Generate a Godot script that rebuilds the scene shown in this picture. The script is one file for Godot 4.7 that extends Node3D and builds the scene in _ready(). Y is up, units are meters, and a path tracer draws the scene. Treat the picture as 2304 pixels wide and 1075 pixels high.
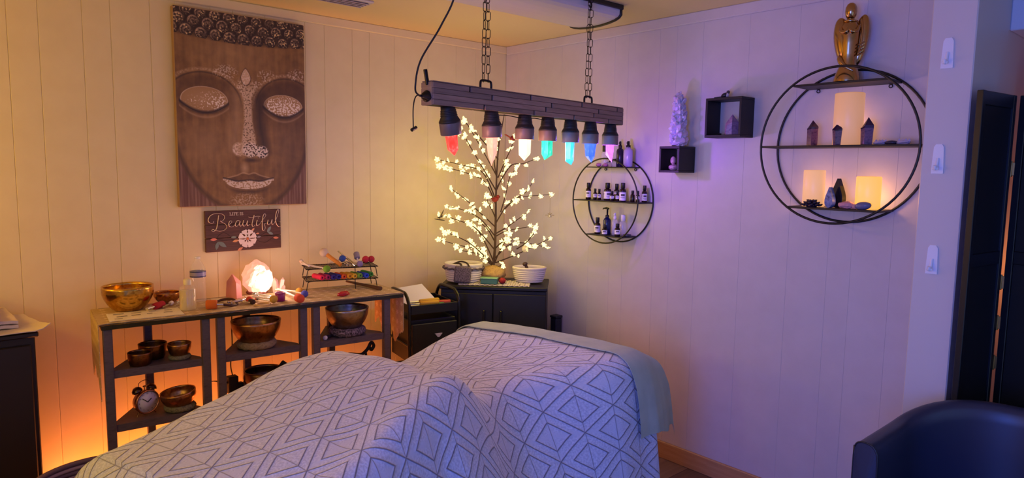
extends Node3D

const UP := Vector3.UP
const ID := Transform3D.IDENTITY
var taken := {}
var mats := {}
var rng := RandomNumberGenerator.new()


# ---------- mesh builder: a soup of triangles, made into one ArrayMesh ----------
class MB:
	var p := PackedVector3Array()
	var t := PackedVector2Array()
	var g := PackedInt64Array()
	var s := 0
	var gid := 0

	func tri(a: Vector3, b: Vector3, c: Vector3, smooth := false, ua := Vector2.ZERO, ub := Vector2.ZERO, uc := Vector2.ZERO) -> void:
		p.append(a); p.append(b); p.append(c)
		t.append(ua); t.append(ub); t.append(uc)
		g.append(gid if smooth else -1)

	func quad(a: Vector3, b: Vector3, c: Vector3, d: Vector3, smooth := false, ua := Vector2.ZERO, ub := Vector2(1, 0), uc := Vector2(1, 1), ud := Vector2(0, 1)) -> void:
		tri(a, b, c, smooth, ua, ub, uc)
		tri(a, c, d, smooth, ua, uc, ud)

	func fin(xf := Transform3D.IDENTITY, closed := true) -> MB:
		var n := p.size()
		if closed:
			var mid := Vector3.ZERO
			for i in range(s, n):
				mid += p[i]
			mid /= maxf(1, n - s)
			var vol := 0.0
			for i in range(s, n, 3):
				vol += (p[i] - mid).dot((p[i + 1] - mid).cross(p[i + 2] - mid))
			if vol > 0:
				for i in range(s, n, 3):
					var q := p[i + 1]
					p[i + 1] = p[i + 2]
					p[i + 2] = q
					var u := t[i + 1]
					t[i + 1] = t[i + 2]
					t[i + 2] = u
		if xf != Transform3D.IDENTITY:
			for i in range(s, n):
				p[i] = xf * p[i]
		s = n
		gid += 1
		return self

	func mesh() -> ArrayMesh:
		var st := SurfaceTool.new()
		st.begin(Mesh.PRIMITIVE_TRIANGLES)
		for i in p.size():
			if i % 3 == 0:
				st.set_smooth_group(int(g[i / 3]) if g[i / 3] >= 0 else -1)
			st.set_uv(t[i])
			st.add_vertex(p[i])
		st.generate_normals()
		st.index()
		return st.commit()

	# --- shapes ---
	func box(size: Vector3, xf := Transform3D.IDENTITY, bevel := 0.002) -> MB:
		var h := size / 2
		var b := minf(bevel, minf(h.x, minf(h.y, h.z)) * 0.9)
		var k := h - Vector3(b, b, b)
		for ax in 3:
			var u := (ax + 1) % 3
			var v := (ax + 2) % 3
			for sg in [-1.0, 1.0]:
				var q := []
				for c in [[-1, -1], [1, -1], [1, 1], [-1, 1]]:
					var w := Vector3.ZERO
					w[ax] = h[ax] * sg
					w[u] = k[u] * c[0]
					w[v] = k[v] * c[1]
					q.append(w)
				if sg < 0:
					q.reverse()
				var su := Vector2(size[u], size[v])
				quad(q[0], q[3], q[2], q[1], false, Vector2.ZERO, Vector2(0, su.y), su, Vector2(su.x, 0))
		if b > 0:
			for ax in 3:
				var u := (ax + 1) % 3
				var v := (ax + 2) % 3
				for su in [-1.0, 1.0]:
					for sv in [-1.0, 1.0]:
						var a := Vector3.ZERO
						a[u] = h[u] * su; a[v] = k[v] * sv; a[ax] = -k[ax]
						var bb := a
						bb[ax] = k[ax]
						var c := Vector3.ZERO
						c[u] = k[u] * su; c[v] = h[v] * sv; c[ax] = k[ax]
						var d := c
						d[ax] = -k[ax]
						if su * sv > 0:
							quad(a, bb, c, d)
						else:
							quad(d, c, bb, a)
			for sx in [-1.0, 1.0]:
				for sy in [-1.0, 1.0]:
					for sz in [-1.0, 1.0]:
						var a := Vector3(h.x * sx, k.y * sy, k.z * sz)
						var bb := Vector3(k.x * sx, h.y * sy, k.z * sz)
						var c := Vector3(k.x * sx, k.y * sy, h.z * sz)
						if sx * sy * sz > 0:
							tri(a, c, bb)
						else:
							tri(a, bb, c)
		return fin(xf)

	func lathe(prof: Array, segs := 24, xf := Transform3D.IDENTITY, smooth := true, closed := true, squash := 1.0) -> MB:
		for i in prof.size() - 1:
			var a: Vector2 = prof[i]
			var b: Vector2 = prof[i + 1]
			for j in segs:
				var t0 := TAU * j / segs
				var t1 := TAU * (j + 1) / segs
				var d0 := Vector3(cos(t0), 0, sin(t0) * squash)
				var d1 := Vector3(cos(t1), 0, sin(t1) * squash)
				var u0 := float(j) / segs
				var u1 := float(j + 1) / segs
				var v0 := float(i) / (prof.size() - 1)
				var v1 := float(i + 1) / (prof.size() - 1)
				quad(d0 * a.x + Vector3.UP * a.y, d0 * b.x + Vector3.UP * b.y, d1 * b.x + Vector3.UP * b.y, d1 * a.x + Vector3.UP * a.y, smooth, Vector2(u0, 1 - v0), Vector2(u0, 1 - v1), Vector2(u1, 1 - v1), Vector2(u1, 1 - v0))
		return fin(xf, closed)

	func tube(pts: Array, r: Variant, segs := 8, loop := false, xf := Transform3D.IDENTITY, flat_y := 1.0) -> MB:
		var n := pts.size()
		var rings := []
		var nrm := Vector3.ZERO
		for i in n:
			var a: Vector3 = pts[(i - 1 + n) % n] if loop or i > 0 else pts[0]
			var b: Vector3 = pts[(i + 1) % n] if loop or i < n - 1 else pts[n - 1]
			var d := (b - a).normalized()
			if nrm == Vector3.ZERO:
				nrm = d.cross(Vector3.UP if absf(d.y) < 0.9 else Vector3.RIGHT).normalized()
			nrm = (nrm - d * nrm.dot(d)).normalized()
			var bin := d.cross(nrm)
			var rad: float = r[i] if r is Array else r
			var ring := []
			for j in segs:
				var th := TAU * j / segs
				ring.append(pts[i] + (nrm * cos(th) + bin * sin(th) * flat_y) * rad)
			rings.append(ring)
		for i in (n if loop else n - 1):
			var A: Array = rings[i]
			var B: Array = rings[(i + 1) % n]
			for j in segs:
				var k := (j + 1) % segs
				quad(A[j], A[k], B[k], B[j], true, Vector2(float(j) / segs, i), Vector2(float(j + 1) / segs, i), Vector2(float(j + 1) / segs, i + 1), Vector2(float(j) / segs, i + 1))
		if not loop:
			for e in [0, n - 1]:
				var R: Array = rings[e]
				for j in segs:
					if e == 0:
						tri(pts[e], R[(j + 1) % segs], R[j])
					else:
						tri(pts[e], R[j], R[(j + 1) % segs])
		return fin(xf)

	func ball(rad: Vector3, xf := Transform3D.IDENTITY, rings := 10, segs := 16, noise: FastNoiseLite = null, amp := 0.0, smooth := true) -> MB:
		var at := func(i: int, j: int) -> Vector3:
			var ph := PI * i / rings
			var th := TAU * (j % segs) / segs
			var d := Vector3(sin(ph) * cos(th), cos(ph), sin(ph) * sin(th))
			return d * rad * (1.0 + (noise.get_noise_3dv(d * 100.0) * amp if noise else 0.0))
		for i in rings:
			for j in segs:
				var a: Vector3 = at.call(i, j)
				var b: Vector3 = at.call(i, j + 1)
				var c: Vector3 = at.call(i + 1, j + 1)
				var d: Vector3 = at.call(i + 1, j)
				var u := Vector2(float(j) / segs, float(i) / rings)
				if i > 0:
					tri(a, b, c, smooth, u, u, u)
				if i < rings - 1:
					tri(a, c, d, smooth, u, u, u)
		return fin(xf)

	func crystal(r: float, h: float, tip: float, sides := 6, xf := Transform3D.IDENTITY, lean := Vector2.ZERO, taper := 0.85) -> MB:
		var lo := []
		var hi := []
		for j in sides:
			var th := TAU * (j + 0.3 * sin(j * 2.3)) / sides
			var rr := r * (1.0 + 0.12 * sin(j * 3.7))
			lo.append(Vector3(cos(th) * rr, 0, sin(th) * rr))
			hi.append(Vector3(cos(th) * rr * taper, h - tip * (1.0 + 0.25 * sin(j * 1.9)), sin(th) * rr * taper))
		var top := Vector3(lean.x, h, lean.y)
		for j in sides:
			var k := (j + 1) % sides
			quad(lo[j], lo[k], hi[k], hi[j])
			tri(hi[j], hi[k], top)
			tri(Vector3.ZERO, lo[k], lo[j])
		return fin(xf)

	func prism(poly: PackedVector2Array, depth: float, xf := Transform3D.IDENTITY) -> MB:
		var idx := Geometry2D.triangulate_polygon(poly)
		var n := poly.size()
		for i in range(0, idx.size(), 3):
			var a := poly[idx[i]]
			var b := poly[idx[i + 1]]
			var c := poly[idx[i + 2]]
			if (b - a).cross(c - a) < 0:
				var q := b
				b = c
				c = q
			tri(Vector3(a.x, a.y, depth), Vector3(b.x, b.y, depth), Vector3(c.x, c.y, depth), false, a, b, c)
			tri(Vector3(a.x, a.y, 0), Vector3(c.x, c.y, 0), Vector3(b.x, b.y, 0), false, a, c, b)
		var area := 0.0
		for i in n:
			area += poly[i].cross(poly[(i + 1) % n])
		for i in n:
			var a := poly[i]
			var b := poly[(i + 1) % n]
			if area < 0:
				var q := a
				a = b
				b = q
			quad(Vector3(a.x, a.y, 0), Vector3(b.x, b.y, 0), Vector3(b.x, b.y, depth), Vector3(a.x, a.y, depth))
		return fin(xf)

	# sheet of nx by ny cells through f(u, v); with thickness it gets an underside and edges
	func sheet(nx: int, ny: int, f: Callable, uvs := Vector2.ONE, thick := Vector3.ZERO, shear := 0.0) -> MB:
		var q := []
		for j in ny + 1:
			for i in nx + 1:
				q.append(f.call(float(i) / nx, float(j) / ny))
		var w := nx + 1
		for j in ny:
			for i in nx:
				var u0 := Vector2(float(i) / nx, float(j) / ny) * uvs
				var u1 := Vector2(float(i + 1) / nx, float(j + 1) / ny) * uvs
				var s0 := Vector2(0, u0.x * shear)
				var s1 := Vector2(0, u1.x * shear)
				quad(q[j * w + i], q[j * w + i + 1], q[(j + 1) * w + i + 1], q[(j + 1) * w + i], true, u0 + s0, Vector2(u1.x, u0.y) + s1, u1 + s1, Vector2(u0.x, u1.y) + s0)
		if thick != Vector3.ZERO:
			gid += 1
			for j in ny:
				for i in nx:
					quad(q[j * w + i] + thick, q[(j + 1) * w + i] + thick, q[(j + 1) * w + i + 1] + thick, q[j * w + i + 1] + thick, true)
			for i in nx:
				quad(q[i], q[i] + thick, q[i + 1] + thick, q[i + 1])
				quad(q[ny * w + i + 1], q[ny * w + i + 1] + thick, q[ny * w + i] + thick, q[ny * w + i])
			for j in ny:
				quad(q[(j + 1) * w], q[(j + 1) * w] + thick, q[j * w] + thick, q[j * w])
				quad(q[j * w + nx], q[j * w + nx] + thick, q[(j + 1) * w + nx] + thick, q[(j + 1) * w + nx])
			return fin(ID_, true)
		return fin(ID_, false)

	const ID_ := Transform3D.IDENTITY


# ---------- nodes ----------
func numbered(n: String) -> String:
	if not taken.has(n):
		taken[n] = 0
		return n
	taken[n] += 1
	return "%s_%03d" % [n, taken[n]]


func tag(o: Node, label: String, category: String, group := "", kind := "") -> Node:
	o.set_meta("label", label)
	o.set_meta("category", category)
	if group:
		o.set_meta("group", group)
	if kind:
		o.set_meta("kind", kind)
	return o


func thing(n: String, label: String, category: String, at := Vector3.ZERO, turn := 0.0, group := "") -> Node3D:
	var o := Node3D.new()
	o.name = numbered(n)
	add_child(o)
	o.position = at
	o.rotation.y = turn
	tag(o, label, category, group)
	return o


func part(n: String, mb: Variant, m: Material, parent: Node, at := Vector3.ZERO) -> MeshInstance3D:
	var o := MeshInstance3D.new()
	o.name = n if parent != self else numbered(n)
	o.mesh = mb.mesh() if mb is MB else mb
	o.material_override = m
	o.position = at
	parent.add_child(o, true)
	return o


func single(n: String, mb: Variant, m: Material, label: String, category: String, at := Vector3.ZERO, turn := 0.0, group := "") -> MeshInstance3D:
	var o := part(n, mb, m, self, at)
	o.rotation.y = turn
	tag(o, label, category, group)
	return o


func struct(n: String, mb: MB, m: Material, label: String, category := "wall") -> MeshInstance3D:
	var o := part(n, mb, m, self)
	tag(o, label, category, "", "structure")
	return o


func copy(src: Node3D, label: String, at: Vector3, turn := 0.0, n := "") -> Node3D:
	var c: Node3D = src.duplicate()
	c.name = numbered(n if n else String(src.name).rstrip("0123456789").trim_suffix("_"))
	add_child(c)
	c.position = at
	c.rotation.y = turn
	c.set_meta("label", label)
	return c


# ---------- materials ----------
func mat(hex: String, rough := 0.6, metal := 0.0) -> StandardMaterial3D:
	var k := "%s %s %s" % [hex, rough, metal]
	if not mats.has(k):
		var m := StandardMaterial3D.new()
		m.resource_name = "m" + hex
		m.albedo_color = Color(hex)
		m.roughness = rough
		m.metallic = metal
		mats[k] = m
	return mats[k]


func glow(c: Color, energy: float, base := Color.WHITE) -> StandardMaterial3D:
	var m := StandardMaterial3D.new()
	m.albedo_color = base
	m.roughness = 0.4
	m.emission_enabled = true
	m.emission = c
	m.emission_energy_multiplier = energy
	return m


func pane(c: Color, alpha: float, rough := 0.05) -> StandardMaterial3D:
	var m := StandardMaterial3D.new()
	m.albedo_color = Color(c, alpha)
	m.transparency = BaseMaterial3D.TRANSPARENCY_ALPHA
	m.roughness = rough
	return m


func noise(freq: float, sd := 1, oct := 3, kind := FastNoiseLite.TYPE_SIMPLEX_SMOOTH) -> FastNoiseLite:
	var n := FastNoiseLite.new()
	n.seed = sd
	n.frequency = freq
	n.noise_type = kind
	n.fractal_octaves = oct
	return n


func ntex(freq: float, ramp: Array, w := 256, h := 256, sd := 1, normal := false, bump := 2.0) -> NoiseTexture2D:
	var x := NoiseTexture2D.new()
	x.width = w
	x.height = h
	x.seamless = true
	x.noise = noise(freq, sd, 4)
	if normal:
		x.as_normal_map = true
		x.bump_strength = bump
	elif ramp.size():
		var gr := Gradient.new()
		var off := PackedFloat32Array()
		var col := PackedColorArray()
		for i in ramp.size():
			off.append(float(i) / (ramp.size() - 1))
			col.append(Color(ramp[i]))
		gr.offsets = off
		gr.colors = col
		x.color_ramp = gr
	return x


func tri_mat(tex: Texture2D, scale: Vector3, rough := 0.6, metal := 0.0, nt: Texture2D = null, ns := 0.5) -> StandardMaterial3D:
	var m := StandardMaterial3D.new()
	m.albedo_texture = tex
	m.roughness = rough
	m.metallic = metal
	m.uv1_triplanar = true
	m.uv1_scale = scale
	if nt:
		m.normal_enabled = true
		m.normal_texture = nt
		m.normal_scale = ns
	return m


func omni(n: String, at: Vector3, c: Color, e: float, size := 0.03, parent: Node = self) -> OmniLight3D:
	var l := OmniLight3D.new()
	l.name = n
	l.light_color = c
	l.light_energy = e
	l.light_size = size
	l.omni_range = 12.0
	l.omni_attenuation = 2.0
	l.shadow_enabled = true
	parent.add_child(l, true)
	l.position = at
	return l


func xf(at: Vector3, rx := 0.0, ry := 0.0, rz := 0.0, sc := Vector3.ONE) -> Transform3D:
	return Transform3D(Basis.from_euler(Vector3(rx, ry, rz)).scaled_local(sc), at)


# basis whose y axis points along d
func along(d: Vector3, at := Vector3.ZERO) -> Transform3D:
	var y := d.normalized()
	var x := y.cross(Vector3.FORWARD if absf(y.z) < 0.9 else Vector3.RIGHT).normalized()
	return Transform3D(Basis(x, y, x.cross(y)), at)


func curve(pts: Array, n := 6, loop := false) -> Array:
	var out := []
	var m := pts.size()
	for i in (m if loop else m - 1):
		var a: Variant = pts[(i - 1 + m) % m] if loop or i > 0 else pts[0]
		var b: Variant = pts[i]
		var c: Variant = pts[(i + 1) % m]
		var d: Variant = pts[(i + 2) % m] if loop or i + 2 < m else pts[m - 1]
		for k in n:
			out.append(b.cubic_interpolate(c, a, d, float(k) / n))
	if not loop:
		out.append(pts[m - 1])
	return out


func arc(r: float, a0: float, a1: float, n: int) -> Array:
	var out := []
	for i in n + 1:
		var a := lerpf(a0, a1, float(i) / n)
		out.append(Vector3(cos(a) * r, sin(a) * r, 0))
	return out


# colour (linear light) and strength of every light in the room
const LIGHTS := {
	"day": [Vector3(0.40, 0.60, 1.0), 0.48],
	"day2": [Vector3(0.09, 0.18, 1.0), 8.4],  # blue fill added for the shelf wall, from an invented side window
	"led": [Vector3(1.0, 0.22, 0.045), 1.5],
	"led_end": [Vector3(1.0, 0.28, 0.075), 0.065],
	"salt": [Vector3(1.0, 0.62, 0.50), 0.035],
	"tree": [Vector3(1.0, 0.74, 0.05), 0.043],
	"floor": [Vector3(1.0, 0.51, 0.027), 0.50],
	"second": [Vector3(1.0, 0.90, 0.22), 0.28],  # unseen lamp added to fill the room with warm light
	"warm": [Vector3(1.0, 0.41, 0.30), 0.05],
	"cool": [Vector3(0.15, 0.35, 1.0), 0.03],
	"violet": [Vector3(0.34, 0.05, 1.0), 0.125],
	"candle": [Vector3(1.0, 0.44, 0.11), 0.010],
	"amber": [Vector3(1.0, 0.30, 0.08), 0.05],
}


func tint(k: String) -> Color:
	var v: Vector3 = LIGHTS[k][0]
	return Color(v.x, v.y, v.z).linear_to_srgb()


func power(k: String) -> float:
	return LIGHTS[k][1]


func _ready() -> void:
	rng.seed = 7
	# ----- camera -----
	var cam := Camera3D.new()
	cam.name = "camera"
	cam.transform = Transform3D(Basis(Vector3(0.74812922, 0.01476892, 0.66338868), Vector3(0.0587599, 0.99435014, -0.0884029), Vector3(-0.66094625, 0.10511744, 0.74303458)), Vector3(-3.0716, 1.5991, 3.5382))
	cam.fov = 38.72
	cam.near = 0.05
	add_child(cam)
	# ----- environment: dusk outside the window behind the camera -----
	var we := WorldEnvironment.new()
	we.name = "environment"
	var env := Environment.new()
	env.background_mode = Environment.BG_COLOR
	env.background_color = Color(0.42, 0.55, 0.85)
	env.background_energy_multiplier = 0.6
	env.tonemap_mode = Environment.TONE_MAPPER_LINEAR
	env.tonemap_exposure = 1.0
	env.sdfgi_enabled = true
	env.ssao_enabled = true
	env.ssil_enabled = true
	we.environment = env
	add_child(we)
	# ----- daylight through the window, then an added blue fill from the side -----
	var day := AreaLight3D.new()
	day.name = "window_daylight"
	day.area_size = Vector2(1.7, 1.75)
	day.light_color = tint("day")
	day.light_energy = power("day")
	day.area_range = 12.0
	day.shadow_enabled = true
	add_child(day)
	day.position = Vector3(-1.1, 1.08, 4.22)
	var day2 := AreaLight3D.new()
	day2.name = "added_side_light"
	day2.area_size = Vector2(1.2, 1.5)
	day2.light_color = tint("day2")
	day2.light_energy = power("day2")
	day2.area_range = 12.0
	day2.shadow_enabled = true
	add_child(day2)
	day2.position = Vector3(-4.62, 1.45, 3.4)
	day2.rotation.y = -PI / 2
	# ----- the lamps' own lights -----
	var led := AreaLight3D.new()
	led.name = "led_strip_glow"
	led.area_size = Vector2(1.5, 0.06)
	led.light_color = tint("led")
	led.light_energy = power("led")
	led.area_range = 12.0
	led.shadow_enabled = true
	add_child(led)
	led.position = Vector3(-1.85, 0.05, 0.12)
	led.rotation = Vector3(PI / 2, 0, 0)
	for q in [[-2.6, 0.2, 1.0], [-2.16, 0.13, 0.55], [-1.72, 0.13, 0.75], [-1.28, 0.16, 0.4], [-1.03, 0.2, 0.4]]:
		omni("led_end_glow", Vector3(q[0], 0.12, q[1]), tint("led_end"), power("led_end") * q[2], 0.04)
	omni("salt_lamp_glow", Vector3(-1.75, 1.03, 0.30), tint("salt"), power("salt"), 0.05)
	for q in [Vector3(-0.56, 1.15, 0.60), Vector3(-0.74, 1.40, 0.50), Vector3(-0.46, 1.40, 0.72), Vector3(-0.60, 1.70, 0.55)]:
		omni("tree_glow", q, tint("tree"), power("tree"), 0.1)

	setting()
	ceiling_things()
	wall_art()
	shelves_left()
	on_the_top()
	on_the_tiers()
	corner()
	tree()
	light_bar()
	round_shelves()
	cube_shelves()
	right_end()
	massage_table()
	left_edge()


# ---------- the room ----------
func boards(parent: Node, gs: Array, along_x: bool, y0: float, y1: float, m: Material, depth := 0.012) -> void:
	for i in gs.size() - 1:
		var a: float = gs[i]
		var b: float = gs[i + 1]
		var mb := MB.new()
		var w := b - a
		var h := y1 - y0
		if along_x:
			mb.box(Vector3(w - 0.0005, h, depth), xf(Vector3((a + b) / 2, (y0 + y1) / 2, -depth / 2)), 0.0017)
		else:
			mb.box(Vector3(depth, h, w - 0.0001), xf(Vector3(depth / 2, (y0 + y1) / 2, (a + b) / 2)), 0.0009)
		part("board", mb, m, parent)


func setting() -> void:
	var paint_lamplit := tri_mat(ntex(0.02, ["#dfcf9c", "#e4d5a4"], 256, 256, 4), Vector3(1.3, 1.3, 1.3), 0.42)  # cream yellowed in the colour itself to stand in for lamplight
	var paint_bluelit := tri_mat(ntex(0.02, ["#c3bcbc", "#c9c2c2"], 256, 256, 4), Vector3(1.3, 1.3, 1.3), 0.42)  # the same cream, greyed and cooled to mimic bluish light
	var flat := mat("#d9d0c2", 0.6)
	var wl := struct("wall_left", MB.new().box(Vector3(4.9, 2.6, 0.1), xf(Vector3(-2.25, 1.2, -0.0535)), 0.0), paint_lamplit, "cream wall of vertical grooved boards, lamplight toned into its colour, behind the bowls and the canvas")
	boards(wl, [-4.7, -4.54, -4.27, -4.11, -3.84, -3.68, -3.57, -3.41, -3.27, -3.159, -2.997, -2.889, -2.727, -2.619, -2.458, -2.349, -2.187, -2.079, -1.917, -1.809, -1.647, -1.539, -1.431, -1.319, -1.151, -1.042, -0.876, -0.636, -0.42, -0.26, -0.14, 0.0], true, 0.0, 2.4, paint_lamplit)
	var wr := struct("wall_right", MB.new().box(Vector3(0.1, 2.6, 2.62), xf(Vector3(0.0535, 1.2, 1.31)), 0.0).box(Vector3(0.1, 2.6, 1.3), xf(Vector3(0.0535, 1.2, 4.65)), 0.0), paint_bluelit, "pale wall of vertical grooved boards, cool light toned into its colour, carrying the round shelves")
	boards(wr, [0.0, 0.12, 0.24, 0.38, 0.526, 0.782, 0.949, 1.048, 1.261, 1.369, 1.527, 1.783, 2.031, 2.217, 2.319, 2.48, 2.617], false, 0.0, 2.4, paint_bluelit)
	struct("wall_divider", MB.new().box(Vector3(1.465, 2.6, 0.148), xf(Vector3(0.5675, 1.2, 2.691)), 0.004), mat("#cfc8c4", 0.5), "smooth pale wall end with three hooks beside the dark folding screen")
	struct("wall_alcove", MB.new().box(Vector3(0.1, 2.6, 1.5), xf(Vector3(1.35, 1.2, 3.4)), 0.0).box(Vector3(1.3, 2.6, 0.1), xf(Vector3(0.66, 1.2, 4.05)), 0.0), flat, "plain wall of the recess behind the folding screen")
	struct("trim_header", MB.new().box(Vector3(1.04, 0.30, 1.24), xf(Vector3(0.78, 2.32, 3.385)), 0.004), mat("#cfd2d6", 0.5), "pale boxed soffit at the top right corner", "trim")
	struct("door_1", MB.new().box(Vector3(0.035, 2.03, 0.75), xf(Vector3(0.38, 1.015, 3.24)), 0.003), mat("#cdd3dc", 0.45), "pale door edge behind the folding screen", "door")
	var wb := MB.new()
	wb.box(Vector3(0.1, 2.6, 2.8), xf(Vector3(-4.75, 1.2, 1.35)), 0.0).box(Vector3(0.1, 2.6, 0.4), xf(Vector3(-4.75, 1.2, 4.2)), 0.0)
	wb.box(Vector3(0.1, 0.7, 1.25), xf(Vector3(-4.75, 0.25, 3.375)), 0.0).box(Vector3(0.1, 0.3, 1.25), xf(Vector3(-4.75, 2.4, 3.375)), 0.0)
	struct("wall_back", wb, flat, "plain wall behind and left of the viewer")
	var sw := MB.new()
	for z in [2.78, 3.97]:
		sw.box(Vector3(0.1, 1.66, 0.06), xf(Vector3(-4.75, 1.43, z)))
	for y in [0.63, 2.22]:
		sw.box(Vector3(0.1, 0.06, 1.25), xf(Vector3(-4.75, y, 3.375)))
	var w2 := struct("window_2", sw, mat("#e8e6e0", 0.4), "white framed side window, unseen and added to send in blue light", "window")  # made-up window, frames the added blue side fill
	part("pane", MB.new().box(Vector3(0.004, 1.6, 1.2), xf(Vector3(-4.77, 1.43, 3.375)), 0.0), pane(Color(0.95, 0.97, 1.0), 0.06), w2)
	struct("wall_light_blocker", MB.new().box(Vector3(1.2, 2.6, 0.1), xf(Vector3(-4.15, 1.2, 2.5)), 0.0), flat, "short unseen partition added to keep window light off the canvas wall")  # added out of view to shade the canvas wall from the side fill
	var wf := MB.new()
	wf.box(Vector3(2.75, 2.6, 0.1), xf(Vector3(-3.375, 1.2, 4.35)), 0.0).box(Vector3(0.35, 2.6, 0.1), xf(Vector3(-0.075, 1.2, 4.35)), 0.0)
	wf.box(Vector3(1.75, 0.3, 0.1), xf(Vector3(-1.125, 0.05, 4.35)), 0.0).box(Vector3(1.75, 0.5, 0.1), xf(Vector3(-1.125, 2.25, 4.35)), 0.0)
	struct("wall_front", wf, flat, "plain wall with the window behind the viewer")
	var fw := MB.new()
	for x in [-1.97, -1.125, -0.28]:
		fw.box(Vector3(0.06, 1.8, 0.1), xf(Vector3(x, 1.1, 4.35)))
	for y in [0.23, 1.97]:
		fw.box(Vector3(1.75, 0.06, 0.1), xf(Vector3(-1.125, y, 4.35)))
	var win := struct("window_1", fw, mat("#e8e6e0", 0.4), "white framed window behind the viewer letting in blue dusk", "window")
	part("pane", MB.new().box(Vector3(1.70, 1.74, 0.004), xf(Vector3(-1.125, 1.1, 4.37)), 0.0), pane(Color(0.95, 0.97, 1.0), 0.06), win)
	struct("ceiling", MB.new().box(Vector3(6.3, 0.1, 5.5), xf(Vector3(-1.7, 2.45, 2.55)), 0.0), mat("#decb92", 0.7), "smooth cream ceiling with tree light yellow in its colour", "ceiling")  # yellow of the tree light is mixed into this cream
	struct("trim_1", MB.new().box(Vector3(4.7, 0.047, 0.014), xf(Vector3(-2.35, 2.3765, 0.007)), 0.004), paint_lamplit, "narrow flat cornice board along the top of the canvas wall", "trim")
	struct("trim_2", MB.new().box(Vector3(0.014, 0.055, 2.6), xf(Vector3(-0.007, 2.3725, 1.314)), 0.004), paint_bluelit, "narrow flat cornice board along the top of the shelf wall", "trim")
	# pine skirting with knots
	var pine := tri_mat(wood_tex("#c79a6a", "#a87443", 3, true), Vector3(1.2, 1.2, 1.2), 0.5)
	struct("baseboard_right", MB.new().box(Vector3(0.016, 0.094, 2.6), xf(Vector3(-0.008, 0.047, 1.315)), 0.003), pine, "raw pine skirting board with small dark knots", "baseboard")
	struct("baseboard_left", MB.new().box(Vector3(4.68, 0.094, 0.016), xf(Vector3(-2.36, 0.047, 0.008)), 0.003), pine, "pine skirting board along the canvas wall, mostly hidden", "baseboard")
	# laminate floor, plank by plank
	var fl := struct("floor", MB.new().box(Vector3(6.3, 0.1, 5.5), xf(Vector3(-1.7, -0.06, 2.55)), 0.0), mat("#4a3a30", 0.7), "brown wood laminate floor", "floor")
	var fm := []
	for i in 3:
		fm.append(tri_mat(wood_tex(["#8a6a56", "#7a5b49", "#94735c"][i], ["#5c4236", "#50382d", "#664a3c"][i], 11 + i, false), Vector3(0.8, 0.8, 0.8), 0.45))
	var r := 0
	var z := 0.02
	while z < 5.2:
		var x := -4.7 + 0.4 * (r % 3)
		if r % 3:
			part("plank", MB.new().box(Vector3(0.4 * (r % 3) - 0.002, 0.01, 0.19), xf(Vector3(-4.7 + 0.2 * (r % 3), -0.005, z + 0.095)), 0.0015), fm[r % 3], fl)
		while x < -0.01:
			var w := minf(1.2, -0.005 - x)
			part("plank", MB.new().box(Vector3(w - 0.002, 0.01, 0.19), xf(Vector3(x + w / 2, -0.005, z + 0.095)), 0.0015), fm[rng.randi() % 3], fl)
			x += 1.2
		z += 0.192
		r += 1


func wood_tex(a: String, b: String, sd: int, knots: bool) -> ImageTexture:
	var w := 512
	var im := Image.create(w, w, false, Image.FORMAT_RGB8)
	var n := noise(0.012, sd, 4)
	var ca := Color(a)
	var cb := Color(b)
	var kn := []
	var rr := RandomNumberGenerator.new()
	rr.seed = sd
	for i in 7:
		kn.append(Vector2(rr.randf() * w, rr.randf() * w))
	for y in w:
		for x in w:
			var v := n.get_noise_2d(x * 0.35, y * 5.0) * 0.5 + 0.5
			var f := n.get_noise_2d(x * 1.2 + 900, y * 22.0) * 0.5 + 0.5
			var c := ca.lerp(cb, clampf(v * 0.75 + f * 0.35 - 0.15, 0, 1))
			if knots:
				for k in kn:
					var d := Vector2((x - k.x) * 0.7, y - k.y).length()
					if d < 11:
						c = c.lerp(Color("#5a3016"), clampf((11 - d) / 6.0, 0, 0.85))
			im.set_pixel(x, y, c)
	return ImageTexture.create_from_image(im)


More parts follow.
